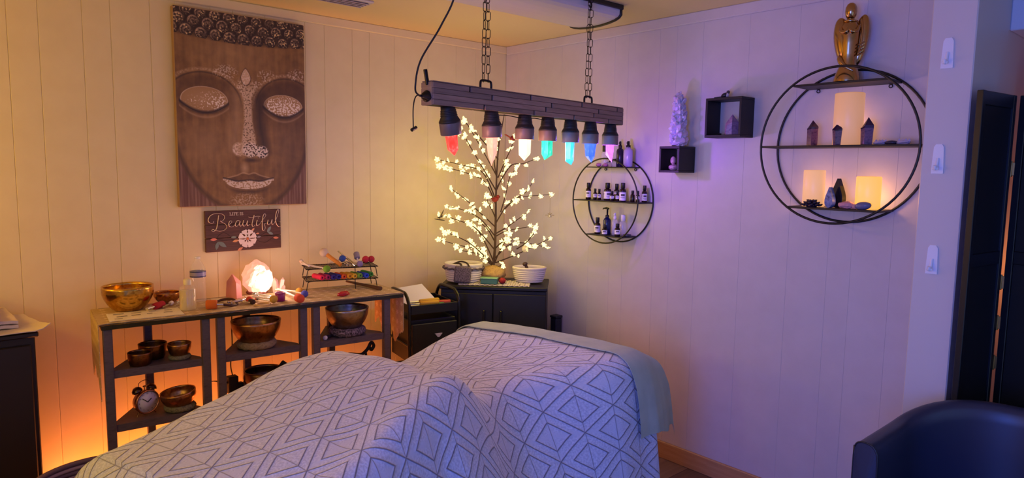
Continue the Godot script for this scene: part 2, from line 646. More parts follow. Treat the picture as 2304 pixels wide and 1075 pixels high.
func ceiling_things() -> void:
	var dark := mat("#1d1a1c", 0.45)
	var fx := thing("ceiling_light", "long unlit ceiling light with frosted curved cover and black end frame", "ceiling light", Vector3(-0.99, 2.4, 1.13))
	var half := 0.61
	var mb := MB.new()
	mb.box(Vector3(half * 2, 0.012, 0.37), xf(Vector3(0, -0.006, 0)), 0.002)
	part("base_plate", mb, dark, fx)
	var poly := PackedVector2Array([Vector2(-0.175, -0.012), Vector2(0.175, -0.012), Vector2(0.172, -0.045)])
	for i in 9:
		var a := lerpf(0.0, PI, (i + 1) / 10.0)
		poly.append(Vector2(cos(a) * 0.17, -0.045 - sin(a) * 0.032))
	poly.append(Vector2(-0.172, -0.045))
	var cover := mat("#cfcad0", 0.28)
	part("frosted_cover", MB.new().prism(poly, half * 2 - 0.03, Transform3D(Basis(Vector3.BACK, Vector3.UP, Vector3.LEFT), Vector3(half - 0.015, 0, 0))), cover, fx)
	for s in [-1, 1]:
		var pts := []
		for q in poly:
			pts.append(Vector3(s * (half - 0.006), q.y, q.x))
		part("end_frame", MB.new().tube(pts, 0.009, 6, true), dark, fx)
		part("side_rail", MB.new().box(Vector3(half * 2, 0.022, 0.014), xf(Vector3(0, -0.012, s * 0.18)), 0.003), dark, fx)
	var v := thing("ceiling_vent", "small slotted air vent in the ceiling above the canvas", "vent", Vector3(-1.46, 2.4, 0.44))
	part("frame", MB.new().box(Vector3(0.32, 0.012, 0.13), xf(Vector3(0, -0.006, 0)), 0.004), mat("#c9bfb4", 0.5), v)
	for i in 4:
		part("slat", MB.new().box(Vector3(0.28, 0.004, 0.018), xf(Vector3(0, -0.016, -0.042 + i * 0.028), 0.5), 0.001), mat("#b5a699", 0.5), v)
	# the cord that drops from above to the light bar
	var cp := curve([Vector3(-1.62, 2.40, 1.62), Vector3(-1.622, 2.20, 1.60), Vector3(-1.66, 2.08, 1.565), Vector3(-1.72, 1.96, 1.53), Vector3(-1.735, 1.87, 1.52), Vector3(-1.715, 1.845, 1.51), Vector3(-1.675, 1.84, 1.497), Vector3(-1.656, 1.842, 1.49)], 8)
	var cord := thing("hanging_cable", "thin black cord hanging from the ceiling to the left end of the light bar", "cord", Vector3.ZERO)
	part("flex", MB.new().tube(cp, 0.0033, 6), mat("#1a1515", 0.5), cord)
	part("plug", MB.new().tube([Vector3(-1.70, 1.843, 1.507), Vector3(-1.665, 1.842, 1.494), Vector3(-1.652, 1.842, 1.489)], [0.005, 0.009, 0.008], 8), mat("#141012", 0.5), cord)
	var c2 := thing("switch_lead", "short loose black lead with a small barrel plug hanging below the bar end", "cord", Vector3.ZERO)
	part("cable", MB.new().tube(curve([Vector3(-1.69, 1.847, 1.505), Vector3(-1.725, 1.84, 1.51), Vector3(-1.74, 1.80, 1.515), Vector3(-1.74, 1.74, 1.515), Vector3(-1.738, 1.728, 1.514)], 6), 0.0022, 6), mat("#1a1515", 0.5), c2)
	part("barrel_plug", MB.new().tube([Vector3(-1.748, 1.722, 1.518), Vector3(-1.724, 1.732, 1.508)], 0.0065, 8), mat("#141012", 0.5), c2)


# ---------- canvas and sign ----------
func ell(p: Vector2, c: Vector2, r: Vector2) -> float:
	return ((p - c) / r).length()


func paint_face() -> ImageTexture:
	var w := 400
	var h := 576
	var im := Image.create(w, h, false, Image.FORMAT_RGB8)
	var n1 := noise(0.02, 5, 4)
	var n2 := noise(0.12, 8, 3)
	var base := Color("#96703f")
	var dark := Color("#4a321d")
	var deep := Color("#2b1e17")
	var lite := Color("#cdae8c")
	var leaf := Color("#eadbce")
	var rr := RandomNumberGenerator.new()
	rr.seed = 3
	var curls := []
	for row in 3:
		for i in 11:
			var x := (i + (0.5 if row % 2 else 0.0)) / 9.5 - 0.02
			var y := 0.0 + row * 0.05 + 0.018 * sin(x * 3.1) + rr.randf() * 0.008
			curls.append(Vector3(x, y, 0.045 + rr.randf() * 0.008))
	for py in h:
		var y := (py + 0.5) / h
		for px in w:
			var x := (px + 0.5) / w
			var p := Vector2(x, y)
			var streak := n1.get_noise_2d(px * 2.2, py * 0.25)
			var fleck := n2.get_noise_2d(px, py)
			var cl := n1.get_noise_2d(px * 1.3 + 300, py * 1.3)
			var c := base.lerp(dark, clampf(0.18 + streak * 0.28 + cl * 0.22 + absf(x - 0.45) * 0.18, 0, 1))
			# forehead lighter, cheeks modelled
			c = c.lerp(lite, 0.28 * clampf(1.0 - ell(p, Vector2(0.42, 0.2), Vector2(0.45, 0.14)), 0, 1))
			c = c.lerp(lite, 0.30 * clampf(1.0 - ell(p, Vector2(0.2, 0.68), Vector2(0.22, 0.2)), 0, 1))
			c = c.lerp(lite, 0.18 * clampf(1.0 - ell(p, Vector2(0.82, 0.66), Vector2(0.2, 0.2)), 0, 1))
			c = c.lerp(dark, 0.35 * smoothstep(0.55, 1.0, x) * smoothstep(0.12, 0.4, y))
			# eye sockets under the brow arcs
			for e in [[Vector2(0.2, 0.47), Vector2(0.285, 0.165), 0.5], [Vector2(0.85, 0.465), Vector2(0.265, 0.165), 0.62]]:
				var q := ell(p, e[0], e[1])
				if q < 1.0:
					var k: float = clampf((1.0 - q) * 5.0, 0, 1) * (e[2] + cl * 0.15) * clampf((0.60 - y) * 5.0, 0, 1)
					c = c.lerp(dark, clampf(k, 0, 0.9))
				var upw := smoothstep(0.50, 0.42, y)
				c = c.lerp(deep, 0.55 * upw * clampf(1.0 - absf(q - 0.965) * 26.0, 0, 1))
				c = c.lerp(lite, (0.5 + fleck * 0.6) * upw * clampf(1.0 - absf(q - 1.06) * 13.0, 0, 1))
			# lids
			for e in [[Vector2(0.2, 0.452), Vector2(0.17, 0.068), 0.024, 0.5], [Vector2(0.815, 0.458), Vector2(0.16, 0.062), 0.02, 0.85]]:
				var q := ell(p, e[0], e[1])
				if q < 1.0:
					c = base.lerp(lite, 0.25 + 0.3 * (1.0 - q))
					var f: float = fleck * 1.6 + (x - e[0].x) * (3.2 if e[0].x < 0.5 else 0.4) - absf(y - e[0].y - 0.010) * 10.0 + (0.0 if e[0].x < 0.5 else 0.25)
					var thr: float = 0.08 if e[0].x > 0.5 else 0.34
					c = c.lerp(leaf, smoothstep(thr - 0.08, thr + 0.12, f) * clampf((1.0 - q) * 6.0, 0, 1))
				if y < e[0].y + 0.01:
					c = c.lerp(leaf, 0.7 * clampf(1.0 - absf(q - 1.0) * 30.0, 0, 1))
				var low: float = e[0].y + e[2] + 0.048 * (1.0 - pow((x - e[0].x) / e[1].x, 2))
				if absf(x - e[0].x) < e[1].x * 1.08 and y > e[0].y:
					c = c.lerp(deep, clampf(1.0 - absf(y - low + 0.008) * 75.0, 0, 1))
					c = c.lerp(lite, 0.4 * clampf(1.0 - absf(y - low - 0.016) * 110.0, 0, 1))
			# nose: shade each side, bright bridge, tip with silver leaf
			if y > 0.30 and y < 0.76:
				var fade := smoothstep(0.33, 0.44, y) * smoothstep(0.755, 0.70, y)
				var wn := 0.040 + 0.028 * smoothstep(0.52, 0.7, y) + 0.045 * smoothstep(0.44, 0.35, y)
				var cx := 0.525 + 0.012 * (y - 0.4)
				c = c.lerp(deep, 0.75 * fade * clampf(1.0 - absf(x - cx - wn - 0.05) / 0.075, 0, 1))
				c = c.lerp(lite, 0.38 * fade * clampf(1.0 - absf(x - cx + wn + 0.05) / 0.09, 0, 1))
				var on := clampf((wn - absf(x - cx)) * 60.0, 0, 1) * smoothstep(0.30, 0.40, y) * smoothstep(0.75, 0.70, y)
				c = c.lerp(lite.lerp(leaf, 0.35).lerp(dark, 0.75 * smoothstep(-0.10, -0.42, fleck)), on * 0.85)
			var nl := ell(p, Vector2(0.452, 0.70), Vector2(0.060, 0.042))
			c = c.lerp(lite.lerp(leaf, clampf((0.455 - x) * 14.0, 0, 0.9)), clampf((1.0 - nl) * 4.0, 0, 1) * clampf((0.53 - x) * 14.0, 0, 1) * (0.85 + fleck))
			var tip := ell(p, Vector2(0.54, 0.702), Vector2(0.075, 0.046))
			c = c.lerp(leaf.lerp(dark, smoothstep(-0.02, -0.36, fleck + cl * 0.3)), clampf((1.0 - tip) * 4.0, 0, 1) * 0.9)
			var nr := ell(p, Vector2(0.630, 0.712), Vector2(0.058, 0.038))
			c = c.lerp(leaf.lerp(deep, smoothstep(-0.05, -0.25, fleck)), clampf((1.0 - nr) * 4.0, 0, 1) * 0.95)
			c = c.lerp(deep, 0.8 * clampf(1.0 - ell(p, Vector2(0.545, 0.757), Vector2(0.085, 0.016)), 0, 1))
			c = c.lerp(lite, 0.7 * clampf(1.0 - ell(p, Vector2(0.49, 0.80), Vector2(0.045, 0.04)), 0, 1))
			# lips
			var lx := clampf((x - 0.52) / 0.205, -1, 1)
			var up := 0.838 + 0.018 * lx * lx * 1.6 - 0.010 * exp(-pow(absf(lx) - 0.22, 2) * 40.0)
			var seam := 0.868 - 0.004 * cos(lx * 7.0) - 0.012 * lx * lx
			var lo := 0.868 + 0.045 * sqrt(maxf(0, 1.0 - pow(lx * 1.12, 2)))
			if absf(lx) < 0.99:
				if y > up and y < seam:
					c = base.lerp(dark, 0.55 + cl * 0.4)
				elif y >= seam and y < lo:
					c = leaf.lerp(base, 0.15 + 0.7 * smoothstep(0.0, -0.4, fleck))
				c = c.lerp(lite, 0.6 * clampf(1.0 - absf(y - up + 0.004) * 160.0, 0, 1))
				c = c.lerp(deep, 0.85 * clampf(1.0 - absf(y - seam) * 150.0, 0, 1))
				c = c.lerp(deep, 0.55 * clampf(1.0 - absf(y - lo - 0.016) * 60.0, 0, 1) * (1.0 - lx * lx))
			# chin with leaf traces
			var ch := ell(p, Vector2(0.5, 0.975), Vector2(0.16, 0.05))
			if ch < 1.0:
				c = c.lerp(leaf, clampf(0.1 + fleck * 1.3, 0, 0.45) * clampf((1.0 - ch) * 2.0, 0, 1))
			# drop on the brow, leaf on the brow lines
			var dr := ell(p, Vector2(0.515, 0.315), Vector2(0.042 - 0.03 * clampf((0.32 - y) * 14.0, 0, 1), 0.047))
			if dr < 1.0:
				c = lite.lerp(leaf, clampf(fleck * 2.0, 0, 0.6)).lerp(dark, smoothstep(0.8, 1.0, dr))
			for b in [Vector3(0.36, 0.30, 0.11), Vector3(0.47, 0.36, 0.06), Vector3(0.68, 0.30, 0.09), Vector3(0.93, 0.28, 0.09), Vector3(0.6, 0.35, 0.05)]:
				var bq := ell(p, Vector2(b.x, b.y), Vector2(b.z, b.z * 0.42))
				if bq < 1.0:
					c = c.lerp(leaf, 0.55 * smoothstep(0.06, 0.28, fleck + cl * 0.5) * clampf((1.0 - bq) * 3.0, 0, 1))
			# jaw outline and the drapes beside it
			var jaw := ell(p, Vector2(0.5, 0.56), Vector2(0.53, 0.475))
			if y > 0.6:
				c = c.lerp(Color("#6b4638").lerp(Color("#a0806f"), clampf(0.3 + n1.get_noise_2d(px * 5.0, py * 0.2), 0, 1)), smoothstep(1.0, 1.03, jaw) * 0.85)
				c = c.lerp(deep, 0.45 * clampf(1.0 - absf(jaw - 0.99) * 22.0, 0, 1))
			# hair curls
			var band := 0.108 + 0.022 * sin(x * 3.14)
			if y < band:
				c = deep.lerp(dark, clampf(0.4 + cl, 0, 1))
			c = c.lerp(deep, 0.6 * clampf(1.0 - absf(y - band - 0.006) * 50.0, 0, 1))
			for q in curls:
				var dx: float = x - q.x
				var dy: float = (y - q.y) * 1.44
				var dn: float = sqrt(dx * dx + dy * dy) / q.z
				if dn < 1.0 and y < band + 0.02:
					var sp := 0.62 + 0.38 * sin(dn * 13.0 + atan2(dy, dx) + fleck * 2.0)
					var lum := clampf(0.55 - dy / q.z * 0.35 - dx / q.z * 0.2, 0, 1)
					c = deep.lerp(lite, clampf(sp * lum * (1.0 - 0.35 * x) + fleck * 0.35, 0.02, 0.85))
					if fleck + cl * 0.5 > 0.46 - 0.14 * x and dn < 0.8:
						c = Color("#dcbf86")
					c = c.lerp(deep, smoothstep(0.82, 1.0, dn) * 0.85)
			im.set_pixel(px, py, c)
	return ImageTexture.create_from_image(im)


func wall_art() -> void:
	var cv := thing("canvas_painting", "large canvas painted with a calm bronze face with closed eyes", "painting", Vector3(-1.7755, 1.856, 0.002))
	var cm := StandardMaterial3D.new()
	cm.albedo_texture = paint_face()
	cm.roughness = 0.5
	part("canvas_wrap", MB.new().box(Vector3(0.645, 0.945, 0.034), xf(Vector3(0, 0, 0.018)), 0.003), mat("#9a7a5c", 0.6), cv)
	var mb := MB.new()
	mb.quad(Vector3(-0.3205, -0.4705, 0.0354), Vector3(-0.3205, 0.4705, 0.0354), Vector3(0.3205, 0.4705, 0.0354), Vector3(0.3205, -0.4705, 0.0354), false, Vector2(0, 1), Vector2(0, 0), Vector2(1, 0), Vector2(1, 1))
	part("painted_face", mb.fin(ID, false), cm, cv)
	# plank sign
	var W := 0.384
	var H := 0.209
	var sg := thing("wall_sign", "brown plank sign reading Life is Beautiful with a white flower, under the canvas", "sign", Vector3(-1.785, 1.256, 0.0))
	var wm := tri_mat(wood_tex("#6a4236", "#3a211c", 21, false), Vector3(3, 3, 3), 0.6)
	var cuts := [0.0, 0.335, 0.665, 1.0]
	for i in 3:
		var y0: float = H / 2 - cuts[i] * H
		var y1: float = H / 2 - cuts[i + 1] * H
		part("plank", MB.new().box(Vector3(W, y0 - y1 - 0.0022, 0.016), xf(Vector3(0, (y0 + y1) / 2, 0.009)), 0.0015), wm, sg)
	var at := func(x: float, y: float) -> Vector3:
		var X := (x - 95.0) / 1508.0
		var Y := (y - (115.0 - 25.0 * X)) / (850.0 - 62.0 * X)
		return Vector3((X - 0.5) * W, (0.5 - Y) * H, 0.0185)
	var cream := mat("#f0dfd2", 0.6)
	var strokes := {
		"letter_b": [[[350, 205], [330, 330], [310, 440], [285, 500], [245, 530], [212, 515], [230, 488], [275, 505], [350, 525], [430, 515], [490, 470], [500, 430], [470, 380], [405, 342], [380, 318], [415, 322], [458, 270], [455, 210], [390, 172], [290, 168], [200, 205], [152, 280], [162, 340], [210, 365], [255, 345], [240, 325]]],
		"letter_e": [[[520, 400], [570, 380], [602, 335], [570, 320], [540, 370], [548, 425], [592, 445], [640, 420], [680, 370]]],
		"letter_a": [[[762, 330], [720, 310], [682, 350], [666, 405], [690, 432], [732, 400], [765, 330], [752, 395], [772, 430], [802, 400], [835, 312]]],
		"letter_u": [[[835, 312], [815, 390], [835, 430], [880, 400], [915, 315], [900, 395], [920, 425], [960, 390]], [[1335, 310], [1320, 380], [1345, 405], [1390, 370], [1420, 300], [1410, 370], [1430, 405], [1470, 370]]],
		"letter_t": [[[1050, 210], [1020, 310], [1000, 400], [1020, 440], [1070, 410]], [[935, 245], [1000, 262], [1090, 235], [1172, 236]]],
		"letter_i": [[[1110, 310], [1090, 390], [1110, 425], [1160, 390]], [[1128, 266], [1142, 272]]],
		"letter_f": [[[1160, 390], [1230, 300], [1290, 220], [1265, 185], [1230, 240], [1210, 380], [1215, 500], [1245, 522], [1272, 470], [1260, 390], [1320, 372]]],
		"letter_l": [[[1470, 370], [1530, 240], [1565, 130], [1545, 105], [1510, 170], [1490, 300], [1512, 400], [1560, 450], [1595, 445]]],
	}
	for k in strokes:
		var lm := MB.new()
		for st in strokes[k]:
			var pts := []
			for q in st:
				pts.append(at.call(float(q[0]), float(q[1])))
			pts = curve(pts, 5)
			var rad := []
			for i in pts.size():
				var d: Vector3 = pts[mini(i + 1, pts.size() - 1)] - pts[maxi(i - 1, 0)]
				rad.append(0.0030 + 0.0022 * clampf(-d.normalized().y, 0, 1))
			lm.tube(pts, rad, 6, false, ID, 0.3)
		part(k, lm, cream, sg)
	var tm := TextMesh.new()
	tm.text = "LIFE IS"
	var f := SystemFont.new()
	f.font_names = PackedStringArray(["Droid Serif"])
	tm.font = f
	tm.font_size = 24
	tm.pixel_size = 0.00088
	tm.depth = 0.001
	part("small_lettering", tm, cream, sg, at.call(695.0, 180.0))
	# painted flower in low relief
	var petal := func(c: Vector3, ang: float, l: float, w: float, notch: bool) -> PackedVector2Array:
		var out := PackedVector2Array()
		for q in ([[0, 0], [0.35, 0.35], [0.7, 0.5], [0.92, 0.36], [0.93 if notch else 1.0, 0], [0.92, -0.36], [0.7, -0.5], [0.35, -0.35]] if notch else [[0, 0], [0.25, 0.36], [0.5, 0.5], [0.75, 0.36], [1, 0], [0.75, -0.36], [0.5, -0.5], [0.25, -0.36]]):
			var v := Vector2(q[0] * l, q[1] * w).rotated(ang)
			out.append(Vector2(c.x, c.y) + v)
		return out
	var c0: Vector3 = at.call(905.0, 680.0)
	var lift := xf(Vector3(0, 0, 0.0172))
	for q in [[985, 545, 1050, 470, "#e0a27c"], [1075, 590, 1150, 575, "#dc9c7a"], [1090, 660, 1185, 640, "#8f8590"], [690, 650, 575, 655, "#7f8a80"], [730, 710, 605, 745, "#d99a66"], [810, 860, 700, 925, "#e0946c"], [1310, 560, 1395, 440, "#7f8b8a"], [1320, 550, 1440, 605, "#7f8b8a"], [320, 740, 285, 910, "#6f7c78"], [320, 740, 485, 850, "#6f7c78"], [310, 690, 175, 700, "#d9806e"], [1435, 670, 1555, 675, "#d98868"]]:
		var a: Vector3 = at.call(float(q[0]), float(q[1]))
		var b: Vector3 = at.call(float(q[2]), float(q[3]))
		var d := b - a
		part("leaf", MB.new().prism(petal.call(a, atan2(d.y, d.x), d.length(), d.length() * 0.42, false), 0.0012, lift), mat(q[4], 0.7), sg)
	for i in 8:
		part("petal", MB.new().prism(petal.call(c0, TAU * (i + 0.5) / 8.0, 0.050, 0.034, true), 0.0022, lift), mat("#e9d6d2", 0.7), sg)
	part("flower_center", MB.new().ball(Vector3(0.007, 0.007, 0.003), xf(c0 + Vector3(0, 0, 0.002)), 6, 10), mat("#c2703c", 0.7), sg)
	for q in [[[600, 660], [450, 560], [340, 620], [310, 690]], [[1050, 700], [1250, 770], [1380, 700], [1435, 670]], [[650, 690], [450, 720], [330, 690]], [[1150, 640], [1280, 570], [1340, 590]]]:
		var pts := []
		for v in q:
			pts.append(at.call(float(v[0]), float(v[1])) + Vector3(0, 0, -0.001))
		part("vine", MB.new().tube(curve(pts, 5), 0.0009, 5), mat("#2a1715", 0.7), sg)


# ---------- the three corner shelves under one long top ----------
const SA := -0.097   # the row stands at this angle to the wall


func S(u: float, y: float, w: float) -> Vector3:
	return Vector3(-2.513 + u * 0.9953 - w * 0.0969, y, 0.425 + u * 0.0969 + w * 0.9953)


func shelves_left() -> void:
	var wood := tri_mat(ntex(0.03, ["#4b4046", "#5b4f55", "#453b41"], 256, 256, 9), Vector3(2, 6, 2), 0.5)
	var names := ["left corner shelf of dark wood, with the alarm clock on it", "middle corner shelf of dark wood, with the dark bowl and mallet low down", "right corner shelf of dark wood, next to the black trolley"]
	var proto: Node3D
	for i in 3:
		if i == 0:
			proto = thing("corner_shelf", names[0], "shelf", S(0, 0, 0), SA, "corner shelves under the long top")
			for q in [Vector3(0.016, 0.459, -0.016), Vector3(0.388, 0.459, -0.016), Vector3(0.2, 0.459, -0.298)]:
				part("leg", MB.new().box(Vector3(0.034, 0.918, 0.034), ID, 0.003), wood, proto, q)
			for y in [0.74, 0.51, 0.28, 0.08]:
				var tri := PackedVector2Array([Vector2(0.033, 0.008), Vector2(0.371, 0.008), Vector2(0.371, 0.05), Vector2(0.222, 0.315), Vector2(0.178, 0.315), Vector2(0.033, 0.05)])
				part("tier", MB.new().prism(tri, 0.032, Transform3D(Basis(Vector3.RIGHT, Vector3.FORWARD, Vector3.UP), Vector3(0, y - 0.032, 0))), wood, proto)
		else:
			copy(proto, names[i], S(0.435 * i, 0, 0), SA)
	var top := PackedVector2Array([Vector2(-0.006, -0.012), Vector2(1.343, -0.012), Vector2(1.343, 0.36), Vector2(1.31, 0.385), Vector2(0.02, 0.385), Vector2(-0.006, 0.36)])
	single("shelf_top", MB.new().prism(top, 0.018, Transform3D(Basis(Vector3.RIGHT, Vector3.FORWARD, Vector3.UP), Vector3(0, 0.9185, 0))), mat("#141214", 0.12), "long glossy black top laid over the three corner shelves", "shelf top", S(0, 0, 0), SA)
	# lace runner
	var lt := tri_mat(lace_tex(), Vector3(5, 5, 5), 0.9)
	var rn := thing("lace_runner", "beige lace runner along the long black top, its ends hanging down", "table runner", S(0, 0, 0), SA)
	var poly := PackedVector2Array()
	var n := 60
	for i in n + 1:
		var x := lerpf(-0.013, 1.35, float(i) / n)
		poly.append(Vector2(x, 0.004 + 0.010 * absf(sin(i * 0.8)) + 0.006 * sin(i * 0.37)))
	poly.append(Vector2(1.35, 0.34))
	poly.append(Vector2(-0.013, 0.36))
	part("runner_top", MB.new().prism(poly, 0.003, Transform3D(Basis(Vector3.RIGHT, Vector3.FORWARD, Vector3.UP), Vector3(0, 0.937, 0))), lt, rn)
	var hang := func(x: float, lo: Array, nm: String) -> void:
		var pl := PackedVector2Array()
		var m := 40
		for i in m + 1:
			var f := float(i) / m
			var k := f * (lo.size() - 1)
			var a: float = lo[int(k)]
			var b: float = lo[mini(int(k) + 1, lo.size() - 1)]
			pl.append(Vector2(0.006 + 0.35 * f, lerpf(a, b, k - int(k)) - 0.012 * absf(sin(i * 1.1))))
		pl.append(Vector2(0.356, 0.9395))
		pl.append(Vector2(0.006, 0.9395))
		part(nm, MB.new().prism(pl, 0.003, Transform3D(Basis(Vector3.FORWARD, Vector3.UP, Vector3.RIGHT), Vector3(x, 0, 0))), lt, rn)
	hang.call(-0.0165, [0.62, 0.66, 0.72, 0.69, 0.74, 0.70, 0.66, 0.72], "hanging_end")
	hang.call(1.3505, [0.74, 0.72, 0.66, 0.76, 0.70, 0.69, 0.77, 0.72], "hanging_end")


func lace_tex() -> ImageTexture:
	var w := 256
	var im := Image.create(w, w, false, Image.FORMAT_RGB8)
	var n := noise(0.03, 31, 3)
	for y in w:
		for x in w:
			var net := absf(sin(x * TAU / 8.0)) * absf(sin(y * TAU / 8.0))
			var fx := fposmod(x, 64.0) - 32.0
			var fy := fposmod(y, 64.0) - 32.0
			var d := Vector2(fx, fy).length()
			var fl := 0.5 + 0.5 * cos(atan2(fy, fx) * 6.0)
			var dense := clampf((22.0 * (0.55 + 0.45 * fl) - d) * 0.2, 0, 1)
			var c := Color("#b99c70").lerp(Color("#dcc59c"), clampf(net * 0.5 + dense * 0.8, 0, 1))
			c = c.lerp(Color("#a88a5c"), clampf(n.get_noise_2d(x, y) * 0.6, 0, 0.5))
			im.set_pixel(x, y, c)
	return ImageTexture.create_from_image(im)


func bowl_mesh(r: float, h: float, th := 0.004, foot := 0.55, lip := 0.97) -> MB:
	var out := []
	var inn := []
	for i in 13:
		var a := float(i) / 12
		var rr := lerpf(r * foot, r, sin(a * PI * 0.5)) if a < 0.75 else lerpf(r * lerpf(foot, 1, sin(0.75 * PI * 0.5)), r * lip, (a - 0.75) / 0.25)
		out.append(Vector2(rr, h * pow(a, 1.25)))
	inn = out.duplicate()
	inn.reverse()
	var prof := [Vector2(0.0, 0.0)]
	prof.append_array(out)
	for q in inn:
		prof.append(Vector2(maxf(q.x - th, 0.002), q.y + (th if q.y < h * 0.3 else 0.0)))
	prof.append(Vector2(0.0, th))
	return MB.new().lathe(prof, 40)


func ring_cushion(r: float, h: float, sd := 1) -> MB:
	var pts := []
	for i in 40:
		var a := TAU * i / 40
		pts.append(Vector3(cos(a) * r, h * 0.5, sin(a) * r))
	var rad := []
	for i in 40:
		rad.append(h * 0.5 * (1.0 + 0.07 * sin(i * 1.9 + sd) + 0.05 * sin(i * 4.1)))
	return MB.new().tube(pts, rad, 10, true)


func mallet(n: String, label: String, at: Vector3, dir: Vector3, l: float, r: float, head: String, head_len: float, head_r: float, stick: Material, group := "", is_ball := false, category := "mallet") -> Node3D:
	var t := thing(n, label, category, at, 0.0, group)
	var d := dir.normalized()
	part("handle", MB.new().tube([Vector3.ZERO, d * l], r, 8), stick, t)
	var m := mat(head, 0.9)
	if is_ball:
		part("head", MB.new().ball(Vector3.ONE * head_r, xf(d * l), 10, 14), m, t)
	else:
		part("head", MB.new().lathe([Vector2(0, 0), Vector2(head_r * 0.9, 0), Vector2(head_r, head_len * 0.12), Vector2(head_r, head_len * 0.88), Vector2(head_r * 0.9, head_len), Vector2(0, head_len)], 14, along(d, d * (l - head_len * 0.5))), m, t)
	return t


func fork(n: String, label: String, at: Vector3, dir: Vector3, l: float, handle: String, group := "tuning forks on the left tables") -> Node3D:
	# two prongs, a stem and, where it has one, a coloured foot
	var t := thing(n, label, "tuning fork", at, 0.0, group)
	var d := dir.normalized()
	var side := d.cross(UP).normalized()
	var steel := mat("#d8d5d6", 0.18, 1.0)
	var mb := MB.new()
	mb.tube([d * l * 0.05 + side * 0.007, d * l * 0.55 + side * 0.007], 0.0032, 6).tube([d * l * 0.05 - side * 0.007, d * l * 0.55 - side * 0.007], 0.0032, 6)
	part("prongs", mb, steel, t)
	part("stem", MB.new().tube([d * l * 0.55 + side * 0.007, d * l * 0.6 + side * 0.004, d * l * 0.64, d * l], [0.0032, 0.004, 0.004, 0.004], 6).tube([d * l * 0.55 - side * 0.007, d * l * 0.6 - side * 0.004, d * l * 0.64], 0.0032, 6), steel, t)
	for s in [-1, 1]:
		part("weight", MB.new().box(Vector3(0.011, 0.013, 0.02), along(d, d * l * 0.06 + side * 0.009 * s) * xf(Vector3.ZERO, PI / 2), 0.002), steel, t)
	if handle:
		part("foot", MB.new().ball(Vector3.ONE * 0.012, xf(d * l), 8, 12), mat(handle, 0.6), t)
	return t


func stone(n: String, label: String, at: Vector3, r: Vector3, m: Material, sd := 1, rough := 0.25, smooth := false, category := "stone", group := "", turn := 0.0) -> Node3D:
	return single(n, MB.new().ball(r, xf(Vector3(0, r.y * 0.93, 0)), 9, 14, noise(0.012, sd, 3), rough, smooth), m, label, category, at, turn, group)


func chart_tex() -> ImageTexture:
	var im := Image.create(160, 120, false, Image.FORMAT_RGB8)
	im.fill(Color("#e6dcc8"))
	var rr := RandomNumberGenerator.new()
	rr.seed = 5
	im.fill_rect(Rect2i(4, 4, 152, 2), Color("#8d7c66"))
	im.fill_rect(Rect2i(4, 114, 152, 2), Color("#8d7c66"))
	for i in 9:
		var x := 12 + (i % 4) * 36 + rr.randi() % 8
		var y := 16 + (i / 4) * 34 + rr.randi() % 6
		im.fill_rect(Rect2i(x, y, 10 + rr.randi() % 14, 4 + rr.randi() % 5), Color("#3a2f28"))
		im.fill_rect(Rect2i(x, y + 12, 24, 1), Color("#8d7c66"))
		im.fill_rect(Rect2i(x, y + 16, 20, 1), Color("#8d7c66"))
	return ImageTexture.create_from_image(im)


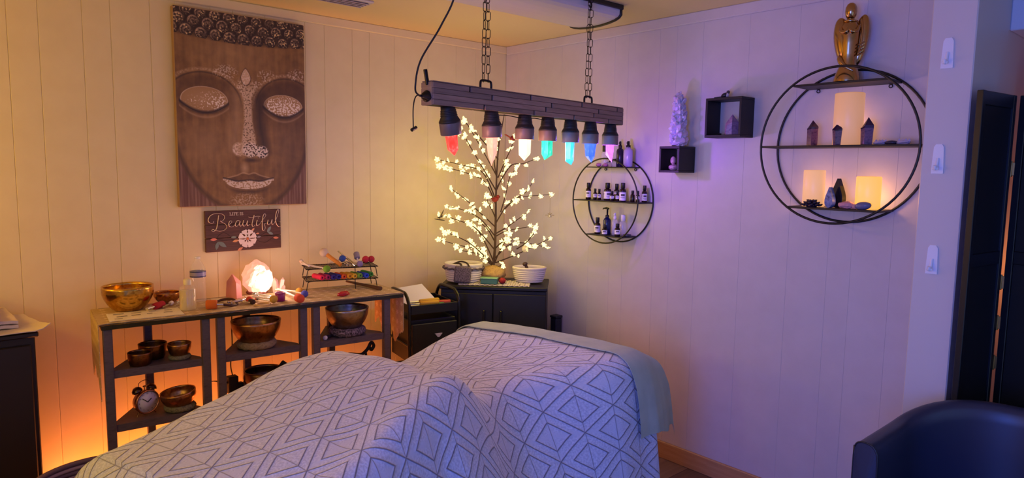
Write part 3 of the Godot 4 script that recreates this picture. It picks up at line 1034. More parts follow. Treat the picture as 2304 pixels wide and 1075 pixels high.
func on_the_top() -> void:
	var Y := 0.9412
	var gold := tri_mat(ntex(0.05, ["#b98a3a", "#e0b55a", "#8f5f28"], 256, 256, 3), Vector3(3, 3, 3), 0.2, 1.0)
	var copper := tri_mat(ntex(0.05, ["#a3713f", "#c99052", "#6f4526"], 256, 256, 6), Vector3(4, 4, 4), 0.24, 1.0)
	single("singing_bowl", bowl_mesh(0.107, 0.108, 0.005, 0.52), gold, "large shiny gold singing bowl at the left end of the lace runner", "singing bowl", Vector3(-2.362, Y, 0.165))
	single("singing_bowl", bowl_mesh(0.060, 0.05, 0.004, 0.5), copper, "small coppery singing bowl beside the large gold bowl", "singing bowl", Vector3(-2.186, Y, 0.105))
	# printed sheet
	var cm := StandardMaterial3D.new()
	cm.albedo_texture = chart_tex()
	cm.roughness = 0.8
	var sm := MB.new()
	sm.quad(Vector3(-0.14, 0.0012, 0.085), Vector3(0.14, 0.0012, 0.085), Vector3(0.14, 0.0012, -0.085), Vector3(-0.14, 0.0012, -0.085), false, Vector2(0, 1), Vector2(1, 1), Vector2(1, 0), Vector2(0, 0))
	sm.fin(ID, false)
	var ps := thing("printed_sheet", "pale printed sheet with dark marks lying in front of the gold bowl", "paper", S(0.17, Y + 0.0006, -0.115), SA - 0.02)
	part("paper", MB.new().box(Vector3(0.282, 0.001, 0.172), xf(Vector3(0, 0.0005, 0)), 0.0), mat("#e6dcc8", 0.8), ps)
	part("print", sm, cm, ps)
	mallet("mallet", "short mallet with red felt head and chrome tip on the printed sheet", Vector3(-2.318, Y + 0.0165, 0.292), Vector3(0.075, 0, -0.07), 0.085, 0.007, "#b01d2c", 0.062, 0.0155, mat("#d8d5d6", 0.2, 1.0))
	mallet("mallet", "thin stick with a small white felt head, left of a twin", Vector3(-2.245, Y + 0.011, 0.262), Vector3(0.055, 0, -0.075), 0.09, 0.003, "#efe6d8", 0.018, 0.010, mat("#a08a66", 0.6))
	mallet("mallet", "thin stick with a small white felt head, nearer the clear bottle", Vector3(-2.205, Y + 0.011, 0.275), Vector3(0.045, 0, -0.075), 0.09, 0.003, "#efe6d8", 0.018, 0.010, mat("#a08a66", 0.6))
	# pump bottle and water bottle
	var clear := pane(Color(0.98, 0.95, 0.86), 0.16, 0.08)
	var gel := pane(Color("#e3cf86"), 0.5, 0.12)
	var sb := thing("sanitizer_bottle", "squat clear bottle of pale yellow gel with a white cap", "bottle", Vector3(-2.158, Y, 0.325))
	part("gel", MB.new().lathe([Vector2(0, 0), Vector2(0.032, 0), Vector2(0.0335, 0.004), Vector2(0.0335, 0.088), Vector2(0, 0.088)], 24), gel, sb)
	part("bottle", MB.new().lathe([Vector2(0.0345, 0.0), Vector2(0.0345, 0.092), Vector2(0.031, 0.104), Vector2(0.015, 0.113), Vector2(0.0145, 0.122)], 24, ID, true, false), clear, sb)
	part("cap", MB.new().lathe([Vector2(0, 0.112), Vector2(0.0155, 0.112), Vector2(0.0165, 0.116), Vector2(0.0165, 0.133), Vector2(0.012, 0.138), Vector2(0.006, 0.140), Vector2(0, 0.143)], 20), mat("#e9dcb2", 0.4), sb)
	var wb := thing("water_bottle", "tall empty clear plastic water bottle with a dark blue label band", "bottle", Vector3(-2.062, Y, 0.16))
	var prof := [Vector2(0.0, 0.002), Vector2(0.03, 0.0), Vector2(0.034, 0.006)]
	for i in 9:
		prof.append(Vector2(0.034 - 0.002 * (i % 2), 0.015 + i * 0.011))
	prof.append_array([Vector2(0.035, 0.115), Vector2(0.035, 0.145), Vector2(0.034, 0.155), Vector2(0.024, 0.178), Vector2(0.012, 0.198), Vector2(0.0115, 0.206)])
	part("bottle", MB.new().lathe(prof, 24, ID, true, false), pane(Color(1, 0.97, 0.95), 0.13, 0.05), wb)
	part("cap", MB.new().lathe([Vector2(0, 0.203), Vector2(0.0135, 0.203), Vector2(0.0135, 0.214), Vector2(0, 0.214)], 16), pane(Color(1, 1, 1), 0.4, 0.1), wb)
	part("label_band", MB.new().lathe([Vector2(0.0357, 0.118), Vector2(0.0357, 0.146)], 24, ID, true, false), mat("#3a3a72", 0.4), wb)
	part("label_panel", MB.new().lathe([Vector2(0.0360, 0.124), Vector2(0.0360, 0.141)], 24, ID, true, false, 1.0).box(Vector3(0.001, 0.001, 0.001), xf(Vector3(0, 0.13, 0)), 0.0), mat("#9c93b4", 0.4), wb)
	single("notebook", MB.new().box(Vector3(0.085, 0.006, 0.06), xf(Vector3(0, 0.003, 0)), 0.001), mat("#dccba0", 0.8), "small cream notebook behind the water bottle", "notebook", Vector3(-1.975, Y, 0.20), -0.25)
	# drums, straps, forks in the middle
	mallet("mallet", "chunky orange felt mallet with a silver tip at the front edge", Vector3(-2.03, Y + 0.021, 0.405), Vector3(-0.06, 0, -0.03), 0.05, 0.008, "#d2691e", 0.045, 0.021, mat("#d8d5d6", 0.2, 1.0))
	var strap := thing("leather_strap", "dark brown leather loop strap lying behind the orange felt mallet", "strap", Vector3(-2.0, Y, 0.33))
	var lp := []
	for i in 20:
		var a := TAU * i / 20
		lp.append(Vector3(cos(a) * 0.055, 0.008 + 0.006 * sin(a * 2.0) + 0.008 * maxf(0, sin(a)), -sin(a) * 0.05))
	part("loop", MB.new().tube(lp, 0.006, 8, true), mat("#4a2416", 0.5), strap)
	fork("tuning_fork", "chrome tuning fork lying slantwise left of the pink lamp", Vector3(-1.975, Y + 0.012, 0.25), Vector3(0.075, 0.0, 0.16), 0.16, "")
	fork("tuning_fork", "short chrome fork crossing the dark strap", Vector3(-1.99, Y + 0.018, 0.37), Vector3(0.12, 0.0, -0.05), 0.12, "")
	mallet("mallet", "small mallet with a brick red ball head before the lamp", Vector3(-1.88, Y + 0.016, 0.26), Vector3(-0.012, 0, 0.09), 0.09, 0.004, "#c2452a", 0.0, 0.016, mat("#e8d8c8", 0.5), "", true)
	mallet("mallet", "small mallet with a dark brown head by the chrome fork", Vector3(-1.90, Y + 0.012, 0.31), Vector3(0.01, 0, 0.08), 0.07, 0.004, "#3b231c", 0.03, 0.012, mat("#d8d5d6", 0.2, 1.0))
	for i in 3:
		var lb: String = ["upper one of three chrome forks fanned before the lamp", "middle one of three chrome forks fanned before the lamp", "lowest of three chrome forks fanned before the lamp"][i]
		fork("tuning_fork", lb, Vector3(-1.83 - 0.012 * i, Y + 0.022 - 0.004 * i, 0.235 + 0.045 * i), Vector3(0.11, -0.02, 0.125 - 0.02 * i), 0.165, "")
	mallet("mallet", "mallet with a mustard yellow ball head before the purple cup", Vector3(-1.86, Y + 0.020, 0.30), Vector3(0.055, 0, 0.125), 0.135, 0.004, "#c49a3a", 0.0, 0.019, mat("#efe2d2", 0.5), "", true)
	mallet("mallet", "white stick with an orange felt barrel head right of the purple cup", Vector3(-1.685, Y + 0.022, 0.185), Vector3(-0.02, 0, 0.29), 0.30, 0.0055, "#e0542c", 0.045, 0.0205, mat("#efe2d2", 0.5))
	mallet("mallet", "stick with a mustard ball head behind a blue ball", Vector3(-1.70, Y + 0.020, 0.19), Vector3(0.075, 0, 0.12), 0.14, 0.004, "#c98f2f", 0.0, 0.0195, mat("#efe2d2", 0.5), "", true)
	mallet("mallet", "stick with a blue ball head under the wire rack corner", Vector3(-1.66, Y + 0.0185, 0.22), Vector3(0.03, 0, 0.155), 0.16, 0.004, "#4a4fb0", 0.0, 0.018, mat("#b8a890", 0.5), "", true)
	single("bead_string", ring_cushion(0.032, 0.008, 4), mat("#d8b070", 0.6), "small heap of pale beads at the front edge below the lamp", "beads", Vector3(-1.86, Y, 0.43))
	single("red_pouch", MB.new().ball(Vector3(0.036, 0.012, 0.018), xf(Vector3(0, 0.011, 0)), 8, 14, noise(0.02, 4, 2), 0.3), mat("#b0182a", 0.25), "small shiny red pouch at the front edge under the racks", "pouch", Vector3(-1.46, Y, 0.455), 0.2)
	single("twine_loop", ring_cushion(0.03, 0.006, 7), mat("#cdb27c", 0.9), "loop of tan twine lying on the lace under the racks", "twine", Vector3(-1.36, Y, 0.35))
	var wand := thing("wooden_striker", "long dark wooden striker leaning out from under the racks on the right", "striker", Vector3(-1.265, Y + 0.010, 0.12))
	part("stick", MB.new().tube([Vector3.ZERO, Vector3(0.02, 0, 0.18), Vector3(0.035, 0, 0.31)], [0.006, 0.008, 0.011], 10), mat("#5a3a20", 0.5), wand)
	# pink stones and lamp
	var rose := mat("#d9908c", 0.35)
	rose.subsurf_scatter_enabled = true
	rose.subsurf_scatter_strength = 0.4
	single("rose_quartz_tower", MB.new().crystal(0.047, 0.118, 0.045, 5, ID, Vector2(-0.012, 0.0), 0.86), rose, "smooth pink pointed crystal tower left of the glowing lamp", "crystal", Vector3(-1.895, Y, 0.165), 0.4)
	var salt := thing("salt_lamp", "rough glowing pink salt crystal lamp, brightest at its front", "lamp", Vector3(-1.765, Y, 0.115))
	part("base_stone", MB.new().lathe([Vector2(0, 0), Vector2(0.052, 0), Vector2(0.054, 0.006), Vector2(0.05, 0.012), Vector2(0, 0.012)], 20), mat("#8a4a40", 0.6), salt)
	part("salt_rock", MB.new().ball(Vector3(0.077, 0.080, 0.066), xf(Vector3(0, 0.082, 0), 0, 0.5, 0.15), 14, 18, noise(0.013, 12, 3), 0.26, false), glow(Color(1.0, 0.70, 0.57), 0.72, Color("#d8a898")), salt)
	part("bright_hollow", MB.new().ball(Vector3(0.060, 0.066, 0.030), xf(Vector3(0.006, 0.070, 0.042), 0.05, 0.1), 12, 16, noise(0.014, 5, 3), 0.35, false), glow(Color(1.0, 0.78, 0.62), 0.85), salt)
	part("bright_hollow", MB.new().ball(Vector3(0.044, 0.046, 0.030), xf(Vector3(0.010, 0.062, 0.050), 0.05, 0.1), 12, 16, noise(0.016, 7, 3), 0.6, false), glow(Color(1.0, 0.90, 0.74), 1.5), salt)
	var cup := thing("candle_cup", "small purple votive cup in front of the glowing lamp", "candle cup", Vector3(-1.757, Y, 0.385))
	part("cup", MB.new().lathe([Vector2(0, 0), Vector2(0.022, 0), Vector2(0.0245, 0.042), Vector2(0.0225, 0.042), Vector2(0.0205, 0.03), Vector2(0, 0.03)], 22), mat("#8a1f6e", 0.3), cup)
	part("wax", MB.new().lathe([Vector2(0, 0.031), Vector2(0.020, 0.031), Vector2(0.0, 0.034)], 16), mat("#efc0a0", 0.5), cup)
	var cl := thing("crystal_cluster", "pale clear twin pointed crystal right of the glowing lamp", "crystal", Vector3(-1.672, Y, 0.155))
	var cm2 := mat("#eec4b4", 0.15)
	cm2.subsurf_scatter_enabled = true
	cm2.subsurf_scatter_strength = 0.5
	part("point", MB.new().crystal(0.020, 0.078, 0.018, 6, xf(Vector3(-0.008, 0, 0), 0, 0, 0.12)), cm2, cl)
	part("point", MB.new().crystal(0.015, 0.076, 0.016, 6, xf(Vector3(0.014, 0, 0.002), 0, 0.5, -0.25)), cm2, cl)
	part("point", MB.new().crystal(0.010, 0.04, 0.012, 6, xf(Vector3(0.02, 0, 0.014), 0.1, 0.9, -0.2)), cm2, cl)
	racks(Y)


func racks(Y: float) -> void:
	var wire := mat("#1b171a", 0.4, 0.6)
	var at := Vector3(-1.567, Y, 0.262)
	var turn := -0.30
	var proto: Node3D
	for k in 2:
		var lb: String = ["lower folding wire rack on the lace, holding the coloured foam rolls", "upper wire rack stacked on the lower one, holding loose mallets"][k]
		if k == 0:
			proto = thing("wire_rack", lb, "rack", at, turn, "stacked wire racks")
			var mb := MB.new()
			mb.tube([Vector3(0, 0.057, 0), Vector3(0.372, 0.057, 0), Vector3(0.372, 0.057, -0.165), Vector3(0, 0.057, -0.165)], 0.0024, 6, true)
			part("frame", mb, wire, proto)
			for i in 6:
				part("rod", MB.new().tube([Vector3(0, 0.057, -0.0236 * (i + 1)), Vector3(0.372, 0.057, -0.0236 * (i + 1))], 0.0013, 5), wire, proto)
			for i in 27:
				part("rod", MB.new().tube([Vector3(0.0133 * (i + 1), 0.0585, 0), Vector3(0.0133 * (i + 1), 0.0585, -0.165)], 0.0011, 4), wire, proto)
			for x in [0.008, 0.364]:
				var s := 1.0 if x > 0.1 else -1.0
				for z in [-0.012, -0.153]:
					part("leg", MB.new().tube(curve([Vector3(x - s * 0.03, 0.055, z), Vector3(x - s * 0.006, 0.052, z), Vector3(x, 0.04, z), Vector3(x + s * 0.006, 0.002, z)], 4), 0.0022, 6), wire, proto)
			part("leg", MB.new().tube([Vector3(0.25, 0.056, -0.004), Vector3(0.252, 0.002, -0.002)], 0.0022, 6), wire, proto)
		else:
			copy(proto, lb, at + Vector3(0, 0.063, 0), turn)
	var B := Transform3D(Basis(UP, turn), at)
	# foam rolls on the lower rack
	var rolls := [[0.070, "#e0284e", "hot pink foam roll, leftmost on the lower rack"], [0.100, "#a3205a", "dark magenta foam roll next to the pink one"], [0.128, "#3a2a7a", "dark violet foam roll, one of the pair left of orange"], [0.154, "#2a2a80", "deep indigo foam roll just left of the orange roll"], [0.182, "#d85a22", "orange foam roll on the lower rack"], [0.212, "#e09a1e", "amber yellow foam roll right of the orange roll"], [0.238, "#e3b02c", "bright yellow foam roll in the middle right of the rack"], [0.266, "#6f9f3a", "olive green foam roll beside the yellow ones"], [0.300, "#2a48c0", "royal blue foam roll near the right end"], [0.330, "#3f8f3a", "grass green foam roll, rightmost on the lower rack"]]
	for i in rolls.size():
		var q: Array = rolls[i]
		var back: float = 0.03 if i == 9 else 0.0
		var t := thing("foam_roll", q[2], "foam roll", B * Vector3(q[0] - 0.02, 0.0735 + (0.0 if i % 2 == 0 else 0.001), -0.085 - back), turn, "foam rolls on the lower rack")
		var d := Vector3(0.032, 0, 0.092).normalized()
		part("sleeve", MB.new().lathe([Vector2(0.005, 0.0), Vector2(0.0125, 0.0), Vector2(0.0138, 0.004), Vector2(0.0138, 0.092), Vector2(0.0125, 0.096), Vector2(0.005, 0.096), Vector2(0.005, 0.080)], 16, along(d)), mat(q[1], 0.85), t)
		part("core", MB.new().tube([d * -0.01, d * 0.088], 0.0048, 8), mat("#1a1420", 0.7), t)
	# loose mallets and forks on the upper rack
	var U := 0.132
	var ivory := mat("#e6d8cc", 0.5)
	var put := func(lb: String, p: Vector3, d: Vector3, l: float, r: float, hx: String, hl: float, hr: float, stick: Material, ballp: bool) -> void:
		mallet("mallet", lb, B * p, B.basis * d, l, r, hx, hl, hr, stick, "mallets on the upper rack", ballp)
	put.call("ivory stick with a green ball head over the front of the rack", Vector3(-0.005, U, -0.14), Vector3(0.105, -0.01, 0.165), 0.195, 0.0055, "#6f9f2c", 0.0, 0.019, ivory, true)
	put.call("ivory stick with a pale felt tip at the left end of the rack", Vector3(0.02, U, -0.04), Vector3(-0.02, 0.01, -0.1), 0.12, 0.005, "#d9c8c0", 0.02, 0.010, ivory, false)
	put.call("orange handled mallet with a large cream ball head", Vector3(0.175, U + 0.004, 0.005), Vector3(-0.085, 0.07, -0.07), 0.115, 0.011, "#d8bfa4", 0.0, 0.024, mat("#d98a2e", 0.6), true)
	put.call("mallet with a blue ball head in the middle of the upper rack", Vector3(0.13, U, -0.11), Vector3(0.065, 0.04, 0.105), 0.115, 0.004, "#2f4f9f", 0.0, 0.0175, ivory, true)
	put.call("mallet with a lilac ball head hanging over the rack front", Vector3(0.20, U + 0.006, -0.12), Vector3(0.075, 0.0, 0.125), 0.145, 0.005, "#8a7aa8", 0.0, 0.0165, mat("#b0a294", 0.4), true)
	put.call("mallet with a grey felt head beside the red pair", Vector3(0.27, U, -0.01), Vector3(0.0, 0.05, -0.05), 0.06, 0.005, "#8f8490", 0.035, 0.016, ivory, false)
	put.call("mallet with a red ball head, left one of the red pair", Vector3(0.30, U, -0.11), Vector3(0.01, 0.025, 0.09), 0.095, 0.004, "#c02a3a", 0.0, 0.019, ivory, true)
	put.call("mallet with a red ball head, right one of the red pair", Vector3(0.33, U, -0.11), Vector3(0.01, 0.025, 0.09), 0.095, 0.004, "#b02636", 0.0, 0.018, ivory, true)
	fork("tuning_fork", "chrome tuning fork standing up behind the blue ball mallet", B * Vector3(0.255, U - 0.002, 0.0), B.basis * Vector3(-0.085, 0.075, -0.08), 0.13, "", "forks on the upper rack")
	fork("tuning_fork", "small chrome fork beside the lilac ball mallet", B * Vector3(0.215, U, 0.005), B.basis * Vector3(-0.02, 0.02, -0.10), 0.10, "", "forks on the upper rack")


func on_the_tiers() -> void:
	var dim := tri_mat(ntex(0.05, ["#6e4a30", "#8a5f3c", "#4a2f20"], 256, 256, 16), Vector3(4, 4, 4), 0.3, 1.0)
	var warm := tri_mat(ntex(0.05, ["#9a6c48", "#b98a5e", "#6b4630"], 256, 256, 17), Vector3(3, 3, 3), 0.3, 1.0)
	var pewter := tri_mat(ntex(0.04, ["#8f8378", "#a99c90", "#6c6058"], 256, 256, 18), Vector3(3, 3, 3), 0.34, 1.0)
	var moss := tri_mat(ntex(0.06, ["#3c3a2c", "#8a8266", "#2c2a24"], 128, 128, 20), Vector3(8, 8, 8), 0.9)
	var T1 := 0.7402
	var T2 := 0.5102
	single("singing_bowl", bowl_mesh(0.048, 0.055, 0.003, 0.8, 1.0), dim, "small straight sided brown bowl at the front of the left shelf's upper tier", "singing bowl", S(0.135, T1, -0.055))
	single("singing_bowl", bowl_mesh(0.058, 0.066, 0.003, 0.75, 1.0), dim, "dark bowl behind the smallest one on the left shelf's upper tier", "singing bowl", S(0.196, T1, -0.14))
	single("cushion_ring", ring_cushion(0.036, 0.02, 3), moss, "mossy green ring cushion on the left shelf's upper tier", "cushion", S(0.29, T1, -0.065))
	single("singing_bowl", bowl_mesh(0.049, 0.058, 0.003, 0.62, 1.0), warm, "bronze bowl seated on the mossy ring cushion on the upper tier", "singing bowl", S(0.29, T1 + 0.012, -0.065))
	single("cushion_ring", ring_cushion(0.052, 0.028, 5), moss, "dark leafy ring cushion on the lower tier beside the clock", "cushion", S(0.285, T2, -0.07))
	var tb := single("singing_bowl", bowl_mesh(0.075, 0.066, 0.004, 0.6), warm, "tilted coppery bowl on the lower tier beside the alarm clock", "singing bowl", S(0.285, T2 + 0.018, -0.07))
	tb.rotation.z = 0.11
	alarm_clock(S(0.15, T2, -0.07))
	# middle shelf
	single("cushion_ring", ring_cushion(0.073, 0.036, 8), tri_mat(ntex(0.05, ["#6c5a44", "#a08a68", "#54452f"], 128, 128, 23), Vector3(6, 6, 6), 0.9), "tan brocade ring cushion on the middle shelf", "cushion", S(0.625, T1, -0.085))
	single("singing_bowl", bowl_mesh(0.112, 0.105, 0.005, 0.55, 1.0), warm, "wide bronze bowl on the tan brocade ring on the middle shelf", "singing bowl", S(0.625, T1 + 0.024, -0.085))
	var db := thing("singing_bowl", "large dark bowl with a black mallet in it, low on the middle shelf", "singing bowl", S(0.66, T2, -0.10))
	part("bowl", bowl_mesh(0.098, 0.11, 0.005, 0.55, 0.93), tri_mat(ntex(0.05, ["#5a4238", "#7a5a48", "#3a2a26"], 128, 128, 24), Vector3(3, 3, 3), 0.33, 1.0), db)
	mallet("mallet", "thick black mallet standing in the low dark bowl", S(0.68, T2 + 0.03, -0.10), Vector3(0.085, 0.105, 0.01), 0.10, 0.010, "#17131a", 0.06, 0.0165, mat("#17131a", 0.7))
	var ad := thing("power_strip", "black power adapter standing behind the middle shelf's left leg", "adapter", S(0.53, T2, -0.16))
	part("body", MB.new().box(Vector3(0.045, 0.085, 0.04), xf(Vector3(0, 0.0425, 0)), 0.004), mat("#120f12", 0.5), ad)
	part("plug", MB.new().box(Vector3(0.03, 0.04, 0.03), xf(Vector3(0.03, 0.03, 0.01)), 0.004), mat("#120f12", 0.5), ad)
	single("lamp_cable", MB.new().tube(curve([S(0.58, 0.915, -0.33), S(0.575, 0.8, -0.335), S(0.575, 0.7, -0.335), S(0.55, 0.62, -0.27), S(0.533, 0.597, -0.17)], 6), 0.0028, 6), mat("#120f12", 0.5), "thin black lamp cable dropping behind the middle shelf to the adapter", "cable")
	single("lamp_cable", MB.new().tube(curve([S(0.43, 0.50, -0.32), S(0.45, 0.555, -0.25), S(0.48, 0.57, -0.18), S(0.507, 0.565, -0.16)], 6), [0.0025, 0.0025, 0.0025, 0.0025, 0.0025, 0.0025, 0.0025, 0.0025, 0.0025, 0.003, 0.004, 0.005, 0.006, 0.006, 0.006, 0.006, 0.006, 0.006, 0.006], 6), mat("#120f12", 0.5), "short black lead with a plug between the left and middle shelves", "cable")
	# right shelf
	single("cushion_ring", ring_cushion(0.072, 0.042, 9), tri_mat(ntex(0.09, ["#1e181c", "#241c20", "#a08a9a", "#2a2024"], 128, 128, 26), Vector3(7, 7, 7), 0.8), "dark patterned ring cushion with pale scrolls on the right shelf", "cushion", S(1.075, T1, -0.085))
	single("singing_bowl", bowl_mesh(0.108, 0.108, 0.005, 0.52, 1.0), pewter, "large pewter brown bowl on the patterned ring on the right shelf", "singing bowl", S(1.075, T1 + 0.032, -0.085))
	mallet("mallet", "short black striker with a white tip in front of the patterned ring", S(0.975, T1 + 0.011, -0.06), Vector3(-0.05, 0, 0.035), 0.05, 0.010, "#dcd2d8", 0.012, 0.011, mat("#17131a", 0.6))
	var sc := thing("iron_bracket", "black scrolled iron stand on the right shelf's lower tier", "stand", S(1.14, T2, -0.12))
	var iron := mat("#120f11", 0.45, 0.3)
	part("scroll", MB.new().tube(curve([Vector3(-0.12, 0.10, 0), Vector3(-0.05, 0.115, 0), Vector3(0.02, 0.10, 0), Vector3(0.06, 0.12, 0), Vector3(0.085, 0.155, 0), Vector3(0.10, 0.135, 0), Vector3(0.085, 0.115, 0), Vector3(0.075, 0.13, 0)], 6), 0.009, 8), iron, sc)
	part("foot", MB.new().tube(curve([Vector3(0.05, 0.118, 0), Vector3(0.06, 0.05, 0), Vector3(0.07, 0.01, 0), Vector3(0.04, 0.006, 0.03)], 6), 0.007, 8), iron, sc)
	part("foot", MB.new().tube(curve([Vector3(-0.08, 0.11, 0), Vector3(-0.09, 0.05, 0), Vector3(-0.08, 0.006, 0)], 6), 0.007, 8), iron, sc)


func alarm_clock(at: Vector3) -> void:
	var t := thing("alarm_clock", "twin bell brass alarm clock with a white dial on the left shelf", "alarm clock", at, 0.30)
	var brass := mat("#8f6a4a", 0.25, 1.0)
	var ink := mat("#1c1a24", 0.5)
	var F := Transform3D(Basis(Vector3.RIGHT, PI / 2), Vector3(0, 0.062, 0))   # lathe axis to the front
	part("case", MB.new().lathe([Vector2(0, -0.028), Vector2(0.038, -0.026), Vector2(0.048, -0.014), Vector2(0.051, 0.006), Vector2(0.051, 0.014), Vector2(0, 0.014)], 32, F), brass, t)
	part("rim", MB.new().lathe([Vector2(0.046, 0.014), Vector2(0.0515, 0.012), Vector2(0.053, 0.017), Vector2(0.050, 0.022), Vector2(0.046, 0.021), Vector2(0.046, 0.014)], 32, F), mat("#c08a68", 0.2, 1.0), t)
	part("dial", MB.new().lathe([Vector2(0, 0.0165), Vector2(0.0462, 0.0165), Vector2(0.0462, 0.015), Vector2(0, 0.015)], 32, F), mat("#d6d2e2", 0.5), t)
	var f := SystemFont.new()
	f.font_names = PackedStringArray(["Droid Sans"])
	for i in 12:
		var a := TAU * (i + 1) / 12.0
		var tm := TextMesh.new()
		tm.text = str(i + 1)
		tm.font = f
		tm.font_size = 16
		tm.pixel_size = 0.00052
		tm.depth = 0.0006
		part("numeral", tm, ink, t, Vector3(sin(a) * 0.037, 0.062 + cos(a) * 0.037, 0.0172))
	for h in [[-0.86, 0.033, 0.0016], [0.94, 0.023, 0.0022]]:
		part("hand", MB.new().box(Vector3(h[2] * 2, h[1], 0.0008), Transform3D(Basis(Vector3.BACK, -h[0]), Vector3(0, 0.062, 0.0186)) * xf(Vector3(0, h[1] * 0.42, 0)), 0.0003), ink, t)
	for s in [-1, 1]:
		part("bell", MB.new().lathe([Vector2(0, 0.018), Vector2(0.012, 0.016), Vector2(0.020, 0.007), Vector2(0.022, 0), Vector2(0.020, 0), Vector2(0, 0.012)], 20, xf(Vector3(s * 0.031, 0.112, -0.004), 0, 0, -s * 0.45)), mat("#5a4a48", 0.2, 1.0), t)
		part("bell_post", MB.new().tube([Vector3(s * 0.026, 0.104, -0.004), Vector3(s * 0.036, 0.126, -0.004)], 0.0025, 6), brass, t)
		part("foot", MB.new().tube([Vector3(s * 0.032, 0.02, 0.0), Vector3(s * 0.042, 0.0015, 0.006)], [0.0035, 0.0018], 6), brass, t)
	part("handle", MB.new().tube(curve([Vector3(-0.026, 0.128, -0.004), Vector3(-0.022, 0.146, -0.004), Vector3(0, 0.154, -0.004), Vector3(0.022, 0.146, -0.004), Vector3(0.026, 0.128, -0.004)], 5), 0.0014, 6), mat("#4a3c3a", 0.3, 1.0), t)
	part("hammer", MB.new().tube([Vector3(0, 0.112, -0.004), Vector3(0, 0.126, -0.004)], 0.0022, 6).box(Vector3(0.012, 0.006, 0.006), xf(Vector3(0, 0.127, -0.004)), 0.001), brass, t)


# ---------- corner: trolley, cabinet and what stands on it ----------
func coil_basket(t: Node3D, r: float, h: float, flare: float, squash: float, rows: int, m: Material) -> void:
	var prof := [Vector2(0, 0.004)]
	var rr := h / rows
	for i in rows:
		var y := rr * (i + 0.5)
		var rad := r * lerpf(flare, 1.0, pow(float(i) / (rows - 1), 0.6))
		for k in 5:
			var a := lerpf(-PI / 2, PI / 2, k / 4.0)
			prof.append(Vector2(rad + cos(a) * rr * 0.45, y + sin(a) * rr * 0.5))
	for i in rows:
		var j := rows - 1 - i
		var y := rr * (j + 0.5)
		var rad := r * lerpf(flare, 1.0, pow(float(j) / (rows - 1), 0.6)) - rr * 0.5
		for k in 4:
			var a := lerpf(PI / 2, -PI / 2, k / 3.0)
			prof.append(Vector2(rad - cos(a) * rr * 0.35, y + sin(a) * rr * 0.5))
	prof.append(Vector2(0, rr))
	part("coiled_wall", MB.new().lathe(prof, 40, ID, true, true, squash), m, t)
	var rim := []
	for i in 40:
		var a := TAU * i / 40
		rim.append(Vector3(cos(a) * r, h, sin(a) * r * squash))
	part("rim", MB.new().tube(rim, rr * 0.55, 8, true), m, t)


